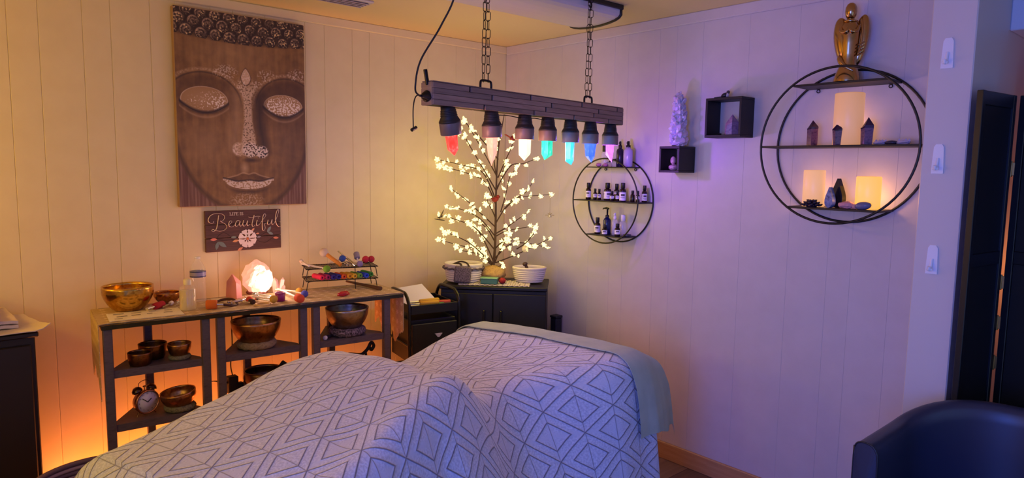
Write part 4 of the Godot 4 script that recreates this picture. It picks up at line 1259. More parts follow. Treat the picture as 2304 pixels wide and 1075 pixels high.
func corner() -> void:
	# black trolley
	var blk := mat("#0c0b0c", 0.5)
	var tube_m := mat("#121012", 0.3, 0.2)
	var tr := thing("trolley", "small black trolley with tube handles and a drawer, left of the black cabinet", "trolley", Vector3(-1.079, 0, 0.471), -0.188)
	var w := 0.30
	var d := 0.305
	for x in [0.0, w]:
		part("handle", MB.new().tube(curve([Vector3(x, 0.04, 0), Vector3(x, 0.5, 0), Vector3(x, 0.80, 0), Vector3(x, 0.86, -0.012), Vector3(x, 0.897, -0.05), Vector3(x, 0.905, -0.09), Vector3(x, 0.905, -d + 0.09), Vector3(x, 0.897, -d + 0.05), Vector3(x, 0.86, -d + 0.012), Vector3(x, 0.80, -d), Vector3(x, 0.5, -d), Vector3(x, 0.04, -d)], 4), 0.0095, 10), tube_m, tr)
		part("side_rail", MB.new().tube([Vector3(x, 0.62, 0), Vector3(x, 0.62, -d)], 0.007, 8), tube_m, tr)
		part("side_rail", MB.new().tube([Vector3(x, 0.25, 0), Vector3(x, 0.25, -d)], 0.007, 8), tube_m, tr)
		for z in [0.0, -d]:
			part("caster", MB.new().lathe([Vector2(0, -0.011), Vector2(0.018, -0.011), Vector2(0.02, 0), Vector2(0.018, 0.011), Vector2(0, 0.011)], 16, xf(Vector3(x, 0.021, z), 0, 0, PI / 2)), mat("#0f0e10", 0.6), tr)
	var tray := MB.new()
	tray.box(Vector3(w - 0.02, 0.006, d), xf(Vector3(w / 2, 0.800, -d / 2)))
	for z in [0.0, -d]:
		tray.box(Vector3(w - 0.02, 0.05, 0.008), xf(Vector3(w / 2, 0.818, z)))
	for x in [0.012, w - 0.012]:
		tray.box(Vector3(0.006, 0.045, d - 0.01), xf(Vector3(x, 0.818, -d / 2)))
	part("tray", tray, blk, tr)
	var body := MB.new()
	body.box(Vector3(w - 0.024, 0.24, d - 0.03), xf(Vector3(w / 2, 0.635, -d / 2 - 0.008)), 0.004)
	part("drawer_box", body, blk, tr)
	var dw := part("drawer", MB.new().box(Vector3(w - 0.03, 0.215, 0.016), xf(Vector3(w / 2, 0.632, 0.0)), 0.004), mat("#0e0d0e", 0.45), tr)
	part("drawer_pull", MB.new().prism(PackedVector2Array([Vector2(-0.022, 0.010), Vector2(0.022, 0.010), Vector2(0.004, -0.010), Vector2(-0.006, -0.010)]), 0.010, xf(Vector3(w / 2 + 0.018, 0.668, 0.007))), mat("#d8d4dc", 0.3, 0.4), dw)
	for y in [0.45, 0.2]:
		part("lower_shelf", MB.new().box(Vector3(w - 0.02, 0.012, d - 0.01), xf(Vector3(w / 2, y, -d / 2))), blk, tr)
	var B := Transform3D(Basis(UP, -0.188), Vector3(-1.079, 0, 0.471))
	var wp := mat("#e4dfe0", 0.8)
	single("paper_sheet", MB.new().box(Vector3(0.20, 0.0015, 0.16), xf(Vector3.ZERO, 0.42, 0.15, 0.06), 0.0), wp, "large white sheet propped at the back of the trolley tray", "paper", B * Vector3(0.105, 0.869, -0.195), -0.188)
	single("paper_sheet", MB.new().box(Vector3(0.13, 0.0015, 0.10), xf(Vector3.ZERO, 0.1, 0.3, 0.03), 0.0), wp, "small white slip lying at the left of the trolley tray", "paper", B * Vector3(0.085, 0.822, -0.095), -0.188)
	var put := func(n: String, lb: String, a: Vector3, dd: Vector3, l: float, hx: String) -> void:
		var t := thing(n, lb, "tuning fork", B * a, -0.188, "wrapped forks on the trolley")
		var q := dd.normalized()
		part("grip", MB.new().lathe([Vector2(0, 0), Vector2(0.010, 0), Vector2(0.0125, 0.004), Vector2(0.0125, l - 0.004), Vector2(0.010, l), Vector2(0, l)], 12, along(q)), mat(hx, 0.7), t)
		part("prong", MB.new().tube([q * -0.06, q * 0.01], 0.004, 6), mat("#d8d5d6", 0.2, 1.0), t)
	put.call("wrapped_fork", "fork with a yellow wrapped grip, front one on the trolley", Vector3(0.075, 0.845, -0.030), Vector3(1, 0, 0.05), 0.11, "#d9a41e")
	put.call("wrapped_fork", "fork with a yellow wrapped grip, rear one on the trolley", Vector3(0.085, 0.850, -0.062), Vector3(1, 0, -0.05), 0.12, "#d4a726")
	put.call("wrapped_fork", "fork with a green wrapped grip on the trolley", Vector3(0.165, 0.8265, -0.045), Vector3(1, 0, 0.1), 0.06, "#3f8f4a")
	put.call("wrapped_fork", "fork with an orange red wrapped grip, right end of the trolley", Vector3(0.20, 0.835, -0.075), Vector3(1, 0, 0.30), 0.075, "#d65a34")
	put.call("wrapped_fork", "fork with a pale blue wrapped grip under the yellow ones", Vector3(0.09, 0.8195, -0.015), Vector3(1, 0, 0.0), 0.12, "#8fa0b8")
	# cabinet across the corner
	var CA := -0.809
	var C := Transform3D(Basis(UP, CA), Vector3(-0.748, 0, 0.296))
	var cab := thing("cabinet", "black two door cabinet set across the room corner under the lit tree", "cabinet", C.origin, CA)
	var cb := tri_mat(ntex(0.03, ["#0e0d0f", "#141214"], 128, 128, 41), Vector3(2, 2, 2), 0.5)
	part("body", MB.new().box(Vector3(0.625, 0.875, 0.312), xf(Vector3(0.3125, 0.4375, -0.172)), 0.003), cb, cab)
	part("top_board", MB.new().box(Vector3(0.637, 0.022, 0.345), xf(Vector3(0.3125, 0.889, -0.168)), 0.004), cb, cab)
	for s in [0, 1]:
		var dr := part("door", MB.new().box(Vector3(0.309, 0.83, 0.016), xf(Vector3(0.1565 + s * 0.312, 0.44, -0.007)), 0.003), cb, cab)
		part("door_handle", MB.new().box(Vector3(0.012, 0.20, 0.022), xf(Vector3(0.262 + s * 0.10, 0.66, 0.012)), 0.003), mat("#0b0a0c", 0.3), dr)
	var H := 0.9003
	# woven mat of pale cords on a dark ground
	var mt := thing("woven_mat", "black and cream braided mat under the baskets on the cabinet", "mat", C * Vector3(0.315, H, -0.10), CA)
	part("ground", MB.new().box(Vector3(0.43, 0.003, 0.19), xf(Vector3(0, 0.0015, 0.005)), 0.001), mat("#241f20", 0.9), mt)
	for i in 9:
		var pts := []
		for k in 44:
			pts.append(Vector3(-0.21 + 0.42 * k / 43.0, 0.005 + 0.002 * cos(k * 2.1 + i * PI), -0.08 + i * 0.021 + 0.005 * sin(k * 2.1 + i * PI)))
		part("cord", MB.new().tube(pts, 0.0032, 5), mat("#d8cbb6", 0.9), mt)
	# left basket with its pouch
	var cream := mat("#d9cfc2", 0.9)
	var bl := thing("rope_basket", "larger cream rope basket with a dark patterned pouch hanging in front", "basket", C * Vector3(0.118, H + 0.009, -0.125), CA)
	coil_basket(bl, 0.112, 0.105, 0.86, 0.80, 8, cream)
	var pc := thing("patterned_pouch", "dark patterned pouch with a beaded strap round the larger basket", "pouch", C * Vector3(0.118, H + 0.009, -0.125), CA)
	var pat := tri_mat(ntex(0.10, ["#1e1a22", "#3a2f3a", "#7a6a78", "#2a222c"], 128, 128, 51), Vector3(9, 9, 9), 0.8)
	var bd := []
	for i in 60:
		var a := TAU * i / 60
		bd.append(Vector3(cos(a) * 0.123, 0.082 + 0.003 * sin(i * 1.7), sin(a) * 0.123 * 0.80))
	part("strap", MB.new().tube(bd, 0.007, 6, true), pat, pc)
	part("flap", MB.new().box(Vector3(0.10, 0.10, 0.022), xf(Vector3(0.012, 0.055, 0.114), -0.10, 0.1, -0.08), 0.009), pat, pc)
	part("cord", MB.new().tube(curve([Vector3(-0.05, 0.11, 0.05), Vector3(-0.01, 0.125, 0.06), Vector3(0.03, 0.12, 0.08), Vector3(0.05, 0.10, 0.102)], 5), 0.005, 6), mat("#2a1d1c", 0.6), pc)
	part("cord", MB.new().tube(curve([Vector3(-0.07, 0.10, 0.06), Vector3(-0.03, 0.116, 0.075), Vector3(0.0, 0.112, 0.095), Vector3(0.0, 0.10, 0.108)], 5), 0.006, 6), mat("#2a1d1c", 0.6), pc)
	# right basket with a pestle
	var br := thing("rope_basket", "smaller oval cream rope basket holding a wooden pestle", "basket", C * Vector3(0.515, H + 0.009, -0.165), CA)
	coil_basket(br, 0.098, 0.085, 0.80, 0.72, 7, cream)
	var ps := thing("wooden_pestle", "dark wooden pestle standing in the smaller rope basket", "pestle", C * Vector3(0.515, H + 0.025, -0.165), CA)
	part("stick", MB.new().tube([Vector3(0.02, 0.0, 0.0), Vector3(-0.005, 0.045, 0.01), Vector3(-0.022, 0.085, 0.012)], [0.013, 0.010, 0.009], 10), mat("#3f2622", 0.5), ps)
	part("knob", MB.new().ball(Vector3(0.016, 0.013, 0.016), xf(Vector3(-0.026, 0.092, 0.013), 0, 0, 0.3), 8, 12), mat("#3f2622", 0.5), ps)
	var teal := thing("teal_box", "small teal box in front of the tree base", "box", C * Vector3(0.285, H + 0.009, -0.045), CA - 0.05)
	part("body", MB.new().box(Vector3(0.10, 0.030, 0.05), xf(Vector3(0, 0.015, 0)), 0.003), mat("#3f6f62", 0.5), teal)
	part("lid", MB.new().box(Vector3(0.104, 0.007, 0.054), xf(Vector3(0, 0.0335, 0)), 0.002), mat("#6f9f86", 0.5), teal)
	single("red_yarn_ball", MB.new().ball(Vector3(0.021, 0.018, 0.021), xf(Vector3(0, 0.018, 0)), 10, 14, noise(0.03, 6, 2), 0.2), mat("#8f1420", 0.8), "small dark red ball at the right end of the teal box", "ball", C * Vector3(0.362, H + 0.009, -0.052), CA)
	# dark upright bin between cabinet and wall
	var bn := thing("waste_bin", "narrow dark bin squeezed between the black cabinet and the purple lit wall", "bin", Vector3(-0.042, 0, 0.565))
	part("body", MB.new().box(Vector3(0.055, 0.655, 0.055), xf(Vector3(0, 0.3275, 0)), 0.006), mat("#1f2030", 0.5), bn)
	part("lid", MB.new().box(Vector3(0.06, 0.016, 0.06), xf(Vector3(0, 0.663, 0)), 0.004), mat("#1a1b28", 0.45), bn)


# ---------- the lit tree ----------
func tree() -> void:
	var o := Vector3(-0.425, 0.909, 0.395)
	var R := Vector3(0.7484, 0, 0.6632)
	var D := Vector3(0.6632, 0, -0.7484)
	var at := func(px: float, py: float, dep := 0.0) -> Vector3:
		var s := 0.00272 * (1.0 + dep * 0.235)
		return R * (px - 1113.0) * s + UP * ((632.0 - py) * 0.00272 + 0.0) + D * dep
	var bark := mat("#3a241c", 0.8)
	var t := thing("lighted_tree", "bare branched tree of glowing blossom lights on the black cabinet", "light tree", o)
	var sack := tri_mat(ntex(0.05, ["#8a6a3e", "#b8955a", "#6f5230"], 128, 128, 61), Vector3(9, 9, 9), 0.95)
	part("burlap_base", MB.new().ball(Vector3(0.088, 0.048, 0.075), xf(Vector3(0, 0.046, 0), 0, 0.8), 12, 20, noise(0.02, 9, 3), 0.22), sack, t)
	var tp := curve([at.call(1112, 612), at.call(1116, 560), at.call(1117, 500), at.call(1117, 450), at.call(1118, 400), at.call(1121, 340), at.call(1127, 300), at.call(1133, 264)], 4)
	var tr := []
	for i in tp.size():
		tr.append(lerpf(0.0085, 0.0022, float(i) / (tp.size() - 1)))
	part("trunk", MB.new().tube(tp, tr, 8), bark, t)
	var br := [
		[-0.02, 1110, 592, 1085, 562, 1050, 556, 990, 541], [-0.12, 1112, 596, 1062, 548, 1015, 524, 1000, 513], [0.15, 1115, 562, 1072, 517, 1032, 501, 988, 490],
		[-0.10, 1116, 532, 1082, 492, 1042, 472, 1008, 465], [0.05, 1117, 512, 1077, 476, 1047, 450, 1016, 428], [0.04, 1117, 462, 1092, 412, 1052, 393, 990, 378],
		[0.16, 1117, 452, 1087, 392, 1042, 376, 985, 363], [-0.12, 1118, 432, 1082, 372, 1052, 322, 1042, 298], [0.0, 1120, 402, 1092, 352, 1062, 302, 1045, 275],
		[0.10, 1121, 362, 1087, 322, 1066, 300, 1046, 280], [-0.08, 1118, 402, 1112, 360, 1121, 335, 1121, 318],
		[0.03, 1118, 502, 1140, 466, 1166, 446, 1239, 438], [-0.07, 1138, 470, 1160, 448, 1182, 434, 1200, 408], [0.09, 1118, 526, 1140, 514, 1160, 500, 1189, 478],
		[-0.04, 1118, 532, 1140, 520, 1165, 514, 1208, 506], [0.12, 1116, 582, 1150, 552, 1190, 551, 1233, 562], [0.16, 1118, 592, 1165, 575, 1200, 560, 1238, 541],
		[-0.10, 1165, 560, 1185, 545, 1203, 522, 1207, 508], [0.06, 1120, 422, 1148, 376, 1176, 370, 1206, 358], [-0.06, 1121, 402, 1138, 362, 1150, 336, 1156, 312],
		[0.13, 1128, 478, 1138, 440, 1146, 402, 1160, 382], [-0.13, 1116, 592, 1128, 562, 1140, 540, 1150, 522], [0.10, 1113, 588, 1092, 545, 1080, 528, 1068, 515],
		[-0.05, 1115, 604, 1122, 600, 1130, 596, 1134, 590], [-0.15, 1113, 600, 1100, 585, 1095, 570, 1092, 555], [0.12, 1116, 545, 1100, 520, 1085, 508, 1070, 500],
		[-0.14, 1116, 490, 1108, 470, 1100, 455, 1098, 440], [0.12, 1118, 430, 1128, 405, 1130, 390, 1136, 372], [-0.12, 1117, 560, 1130, 545, 1145, 540, 1165, 532], [0.02, 1115, 598, 1085, 575, 1062, 570, 1040, 566],
	]
	var bm := MB.new()
	bm.ball(Vector3.ONE * 0.0085, ID, 4, 6)
	for i in 5:
		var a := TAU * i / 5
		bm.ball(Vector3(0.0075, 0.0052, 0.0075), xf(Vector3(cos(a) * 0.0125, 0.003, sin(a) * 0.0125), 0, -a, 0.3), 4, 6)
	for i in 3:
		var a := TAU * i / 3 + 0.4
		bm.ball(Vector3.ONE * 0.0032, xf(Vector3(cos(a) * 0.02, 0.008 - 0.006 * i, sin(a) * 0.02)), 3, 5)
	var blossom := bm.mesh()
	var lit := glow(Color(1.0, 0.95, 0.66), 1.15, Color("#fff2c8"))
	var n := 0
	for q in br:
		var dep: float = q[0]
		var pts := curve([at.call(float(q[1]), float(q[2]), 0.0), at.call(float(q[3]), float(q[4]), dep * 0.4), at.call(float(q[5]), float(q[6]), dep * 0.75), at.call(float(q[7]), float(q[8]), dep)], 6)
		var rad := []
		for i in pts.size():
			rad.append(lerpf(0.0042, 0.0018, float(i) / (pts.size() - 1)))
		var bo := part("branch", MB.new().tube(pts, rad, 6), bark, t)
		var total := 0.0
		for i in pts.size() - 1:
			total += pts[i].distance_to(pts[i + 1])
		var step := 0.040
		var k := maxi(2, int(total * 0.82 / step))
		for j in k:
			var f := 1.0 - 0.82 * float(j) / k
			var x := f * (pts.size() - 1)
			var p: Vector3 = pts[int(x)].lerp(pts[mini(int(x) + 1, pts.size() - 1)], x - int(x))
			if j > 0:
				p += Vector3(rng.randf_range(-1, 1), rng.randf_range(-1, 1), rng.randf_range(-1, 1)) * 0.017
			if n >= 290:
				break
			var b := part("blossom", blossom, lit, t, p)
			b.rotation = Vector3(rng.randf() * TAU, rng.randf() * TAU, rng.randf() * TAU)
			b.scale = Vector3.ONE * rng.randf_range(0.7, 1.1)
			n += 1
	# little birds and ornaments in it
	var red := mat("#7c0f14", 0.6)
	for q in [[1153, 316, 0.9, "red ornament bird with a long tail, high in the lit tree"], [1116, 449, -0.6, "small red ornament bird on the trunk of the lit tree"]]:
		var bd := thing("ornament_bird", q[3], "ornament", o + at.call(float(q[0]), float(q[1]), -0.05), CA_() + q[2])
		part("body", MB.new().ball(Vector3(0.024, 0.016, 0.016), xf(Vector3.ZERO, 0, 0, 0.3), 8, 12), red, bd)
		part("head", MB.new().ball(Vector3.ONE * 0.011, xf(Vector3(0.02, 0.016, 0)), 8, 10), red, bd)
		part("beak", MB.new().lathe([Vector2(0, 0), Vector2(0.004, 0), Vector2(0, 0.010)], 8, along(Vector3(1, 0, 0), Vector3(0.029, 0.016, 0))), mat("#2a1a14", 0.5), bd)
		part("tail", MB.new().box(Vector3(0.055, 0.004, 0.014), xf(Vector3(-0.045, 0.010, 0), 0, 0, -0.32), 0.0015), red, bd)
	var star := thing("hanging_ornament", "small pale star ornament hanging from the rightmost branch tip", "ornament", o + at.call(1237.0, 484.0, 0.03), CA_())
	part("thread", MB.new().tube([Vector3(0, 0.012, 0), Vector3(0, 0.118, 0)], 0.0007, 4), mat("#8a7a5a", 0.8), star)
	for i in 4:
		var a := PI * i / 4
		part("ray", MB.new().box(Vector3(0.056 if i == 0 else 0.036, 0.004, 0.004), xf(Vector3(0, 0, 0), 0, 0, a), 0.0015), mat("#a89a6a", 0.4, 0.4), star)
	part("bead", MB.new().ball(Vector3.ONE * 0.008, xf(Vector3(0, -0.006, 0)), 6, 10), mat("#d9d2b0", 0.2), star)
	var df := thing("leaf_ornament", "dark feathery ornament on a left branch tip near the wall", "ornament", o + at.call(992.0, 494.0, 0.10), CA_())
	for s in [-1, 1]:
		part("wing", MB.new().ball(Vector3(0.034, 0.004, 0.012), xf(Vector3(s * 0.006 + 0.004, s * 0.016, 0), 0, 0, s * 0.65 + 0.5), 6, 10), mat("#5a5340", 0.7), df)
	part("body", MB.new().ball(Vector3(0.018, 0.005, 0.005), xf(Vector3(0, 0, 0), 0, 0, 0.3), 6, 8), mat("#3a3428", 0.7), df)
	single("glass_bauble", MB.new().ball(Vector3(0.020, 0.021, 0.020), ID, 10, 14), pane(Color(1.0, 0.95, 0.8), 0.35, 0.05), "clear glass bauble among the lower right blossoms", "ornament", o + at.call(1184.0, 557.0, -0.06))


func CA_() -> float:
	return -0.725


# ---------- hanging bar of seven crystal lamps ----------
func light_bar() -> void:
	var P := Vector3(-1.648, 1.903, 1.504)
	var turn := 0.1397
	var L := 1.293
	var B := Transform3D(Basis(UP, turn), P)
	var bar := thing("crystal_light_bar", "hanging wooden bar carrying seven coloured crystal lamps over the bed", "hanging lamp", P, turn)
	var wood := []
	for i in 3:
		wood.append(tri_mat(wood_tex(["#a58a78", "#978070", "#b0937f"][i], ["#7a6253", "#70594c", "#846a5a"][i], 71 + i, false), Vector3(2.0, 2.0, 2.0), 0.6))
	var core := mat("#241a1a", 0.8)
	part("core", MB.new().box(Vector3(L - 0.004, 0.083, 0.050), xf(Vector3(L / 2, -0.0435, -0.031)), 0.001), core, bar)
	part("top_board", MB.new().box(Vector3(L, 0.004, 0.058), xf(Vector3(L / 2, -0.002, -0.031)), 0.001), wood[1], bar)
	part("end_board", MB.new().box(Vector3(0.004, 0.082, 0.052), xf(Vector3(0.0, -0.046, -0.032)), 0.001), wood[0], bar)
	part("end_board", MB.new().box(Vector3(0.004, 0.082, 0.052), xf(Vector3(L, -0.046, -0.032)), 0.001), wood[0], bar)
	var joints := [[0.19, 0.555, 0.93, 1.235], [0.315, 0.70, 1.07], [0.66, 1.03], [0.27, 0.58, 0.87, 1.16]]
	for r in 4:
		var xs: Array = [0.0]
		xs.append_array(joints[r])
		xs.append(L)
		var y := -0.005 - 0.0202 * r
		for i in xs.size() - 1:
			var a: float = xs[i] + (0.005 if i > 0 else 0.0)
			var b: float = xs[i + 1] - (0.005 if i < xs.size() - 2 else 0.0)
			for z in [-0.002, -0.060]:
				part("slat", MB.new().box(Vector3(b - a, 0.0192, 0.007), xf(Vector3((a + b) / 2, y - 0.0101, z - 0.0015)), 0.0012), wood[(r + i) % 3], bar)
	var iron := mat("#151214", 0.35, 0.4)
	for x in [0.308, 1.021]:
		part("handle", MB.new().tube(curve([Vector3(x - 0.031, -0.004, -0.03), Vector3(x - 0.031, 0.02, -0.03), Vector3(x - 0.022, 0.031, -0.03), Vector3(x + 0.022, 0.031, -0.03), Vector3(x + 0.031, 0.02, -0.03), Vector3(x + 0.031, -0.004, -0.03)], 4), 0.0048, 8), iron, bar)
	part("power_socket", MB.new().lathe([Vector2(0, 0), Vector2(0.021, 0), Vector2(0.021, 0.004), Vector2(0.016, 0.006), Vector2(0.012, 0.018), Vector2(0, 0.018)], 18, along(Vector3(-1, 0, 0), Vector3(-0.002, -0.055, -0.031))), iron, bar)
	part("receiver", MB.new().box(Vector3(0.014, 0.055, 0.010), xf(Vector3(-0.006, 0.012, -0.03), 0, 0, 0.22), 0.002), iron, bar)
	part("receiver_stem", MB.new().tube([Vector3(0.002, 0.0, -0.03), Vector3(0.0, -0.05, -0.03)], 0.003, 6), iron, bar)
	part("wire", MB.new().tube(curve([Vector3(0.36, -0.098, -0.03), Vector3(0.45, -0.094, -0.035), Vector3(0.54, -0.100, -0.03), Vector3(0.62, -0.094, -0.03), Vector3(0.70, -0.1, -0.03)], 4), 0.002, 5), iron, bar)
	# lamps
	var lamp_x := [0.102, 0.344, 0.554, 0.714, 0.885, 1.048, 1.225]
	var tone := [Color(1.0, 0.22, 0.18), Color(0.93, 0.66, 0.52), Color(1.0, 0.95, 0.74), Color(0.16, 0.92, 0.70), Color(0.22, 0.80, 0.95), Color(0.25, 0.42, 1.0), Color(0.88, 0.42, 1.0)]
	var group := ["warm", "warm", "warm", "cool", "cool", "cool", "violet"]
	var size := [[0.0235, 0.094, 0.03, 6, 0.9], [0.021, 0.122, 0.05, 6, 0.72], [0.024, 0.098, 0.028, 7, 0.95], [0.023, 0.092, 0.026, 6, 0.98], [0.021, 0.112, 0.024, 7, 0.92], [0.025, 0.098, 0.03, 6, 0.72], [0.021, 0.095, 0.045, 5, 0.95]]
	var kinds := ["red", "peach", "warm_white", "green", "aqua", "blue", "violet"]
	var grip := mat("#1a181b", 0.55)
	var sleeve := mat("#75655e", 0.42)
	for i in 7:
		var hang := Node3D.new()
		hang.name = "lamp_holder"
		bar.add_child(hang, true)
		hang.position = Vector3(lamp_x[i], -0.087, -0.031)
		if i == 0:
			hang.rotation = Vector3(0.05, 0, 0.24)
		elif i == 1:
			hang.rotation = Vector3(0, 0, 0.06)
		var sc := MB.new()
		var prof := [Vector2(0, 0.004), Vector2(0.027, 0.004), Vector2(0.028, -0.008)]
		for k in 4:
			prof.append_array([Vector2(0.0285 + 0.0008 * k, -0.010 - k * 0.006), Vector2(0.0305 + 0.0008 * k, -0.0115 - k * 0.006), Vector2(0.0285 + 0.0008 * k, -0.0145 - k * 0.006)])
		prof.append_array([Vector2(0.037, -0.044), Vector2(0.0405, -0.050), Vector2(0.041, -0.055), Vector2(0.038, -0.056), Vector2(0, -0.056)])
		part("rubber_socket", sc.lathe(prof, 28), grip, hang)
		part("sleeve", MB.new().lathe([Vector2(0, -0.055), Vector2(0.040, -0.055), Vector2(0.0405, -0.058), Vector2(0.0405, -0.099), Vector2(0.0390, -0.101), Vector2(0.036, -0.099), Vector2(0.034, -0.092), Vector2(0, -0.092)], 28), sleeve, hang)
		var s: Array = size[i]
		var cm := glow(tone[i], [1.0, 1.0, 1.15, 1.0, 1.05, 0.95, 1.35][i], tone[i])
		cm.roughness = 0.15
		var tn: Color = tone[i]
		cm.emission = Color.BLACK
		cm.emission_texture = ntex(0.035, [tn.lerp(Color.BLACK, 0.30), tn, tn.lerp(Color.WHITE, 0.12), tn.lerp(Color.WHITE, 0.72)], 128, 128, 101 + i)
		cm.uv1_triplanar = true
		cm.uv1_scale = Vector3(9, 4, 9)
		part(kinds[i] + "_crystal", MB.new().crystal(s[0] * 1.14, s[1] - 0.002, s[2], s[3], xf(Vector3(0, -0.094, 0), PI, i * 0.7), Vector2(0.011 * sin(i * 2.2 + 1.0), 0.007), s[4]), cm, hang)
		omni("crystal_glow", Vector3(0, -0.15, 0), tint(group[i]), power(group[i]), 0.02, hang)
	# chains: links of wire, two strands each
	var lk := MB.new()
	var pts := []
	for i in 16:
		var a := TAU * i / 16
		pts.append(Vector3(cos(a) * 0.0098, sin(a) * 0.0098 + (0.009 if sin(a) >= 0 else -0.009), 0))
	lk.tube(pts, 0.0015, 6, true)
	var link := lk.mesh()
	var steel := mat("#2a211c", 0.4, 0.7)
	for c in [[0.308, "left chain of dark oval links holding the crystal light bar"], [1.021, "right chain of dark oval links holding the crystal light bar"]]:
		var base: Vector3 = B * Vector3(c[0], 0.036, -0.031)
		var ch := thing("hanging_chain", c[1], "chain", base, turn, "chains of the light bar")
		var top := 2.40 - base.y
		for s in [-1, 1]:
			var y := 0.008
			var k := 0
			while y < top - 0.012:
				var l := part("link", link, steel, ch, Vector3(s * lerpf(0.012, 0.004, y / top), y, 0.002 * s))
				l.rotation = Vector3(0, (0.35 if k % 2 == 0 else 1.55) + rng.randf_range(-0.3, 0.3) + s * 0.2, 0)
				y += 0.0335
				k += 1
		part("ceiling_hook", MB.new().tube(curve([Vector3(0, top, 0), Vector3(0, top - 0.03, 0), Vector3(0.012, top - 0.045, 0), Vector3(0, top - 0.058, 0), Vector3(-0.011, top - 0.046, 0)], 5), 0.003, 6), steel, ch)


# ---------- round wire shelves ----------
func round_shelf(lb: String, yc: float, zc: float, r: float, d: float, tiers: Array, tube_r: float, bt: float) -> Node3D:
	var iron := mat("#0c0a0e", 0.45)
	var t := thing("round_shelf", lb, "wall shelf", Vector3(0, yc, zc), 0.0, "round wire wall shelves")
	for x in [-0.006, -d]:
		var pts := []
		for i in 72:
			var a := TAU * i / 72
			pts.append(Vector3(x, sin(a) * r, cos(a) * r))
		part("ring", MB.new().tube(pts, tube_r, 8, true), iron, t)
	for y in tiers:
		var h := sqrt(r * r - y * y)
		part("shelf_board", MB.new().box(Vector3(d, bt, h * 2), xf(Vector3(-d / 2, y - bt / 2, 0)), 0.0015), mat("#0f0b0d", 0.5), t)
	for s in [-1, 1]:
		var lp := []
		for i in 10:
			lp.append(Vector3(-0.006, tiers[2] - bt - 0.008 + 0.007 * sin(TAU * i / 10), s * r * 0.46 + 0.007 * cos(TAU * i / 10)))
		part("wall_loop", MB.new().tube(lp, 0.0022, 6, true), iron, t)
	return t


func vial_tex() -> ImageTexture:
	var im := Image.create(64, 32, false, Image.FORMAT_RGB8)
	im.fill(Color("#e6e2ea"))
	im.fill_rect(Rect2i(0, 0, 64, 3), Color("#3a3440"))
	for k in 3:
		im.fill_rect(Rect2i(3 + k * 21, 9, 12, 7), Color("#4a4350"))
		im.fill_rect(Rect2i(3 + k * 21, 20, 13, 2), Color("#8a8490"))
		im.fill_rect(Rect2i(3 + k * 21, 25, 10, 1), Color("#8a8490"))
	return ImageTexture.create_from_image(im)


var vial_label: StandardMaterial3D


func vial(n: String, lb: String, at: Vector3, dia: float, h: float, glass: Material, cap: Material, lab := 0.45, grp := "", spray := 0, turn := 0.0) -> Node3D:
	var t := thing(n, lb, "bottle", at, turn, grp)
	var r := dia / 2
	var body := h * (0.68 if spray == 0 else 0.72)
	part("glass", MB.new().lathe([Vector2(0, 0), Vector2(r * 0.92, 0), Vector2(r, 0.003), Vector2(r, body * 0.86), Vector2(r * 0.8, body * 0.97), Vector2(r * 0.5, body), Vector2(r * 0.5, body + 0.006), Vector2(0, body + 0.006)], 20), glass, t)
	var cr := r * (0.66 if spray == 0 else 0.5)
	if spray == 0:
		part("cap", MB.new().lathe([Vector2(0, body + 0.002), Vector2(cr, body + 0.002), Vector2(cr, h - 0.002), Vector2(cr * 0.9, h), Vector2(0, h)], 16), cap, t)
	elif spray == 1:   # mister
		part("collar", MB.new().lathe([Vector2(0, body), Vector2(cr, body), Vector2(cr, body + h * 0.12), Vector2(cr * 0.6, body + h * 0.13), Vector2(cr * 0.55, h), Vector2(0, h)], 16), cap, t)
		part("nozzle", MB.new().box(Vector3(0.008, 0.008, 0.010), xf(Vector3(-cr * 0.6, h - 0.010, 0)), 0.002), cap, t)
	else:              # lotion pump
		part("collar", MB.new().lathe([Vector2(0, body), Vector2(cr, body), Vector2(cr, body + 0.016), Vector2(0.005, body + 0.018), Vector2(0.005, h + 0.018), Vector2(0, h + 0.018)], 16), cap, t)
		part("spout", MB.new().tube([Vector3(0, h + 0.018, 0.010), Vector3(0, h + 0.020, -0.008), Vector3(0, h + 0.018, -0.030), Vector3(0, h + 0.012, -0.034)], [0.005, 0.006, 0.0035, 0.003], 8), cap, t)
	if lab > 0:
		part("paper_label", MB.new().lathe([Vector2(r + 0.0005, body * (0.80 - lab * 1.2)), Vector2(r + 0.0005, body * 0.80)], 20, ID, true, false), vial_label, t)
	return t


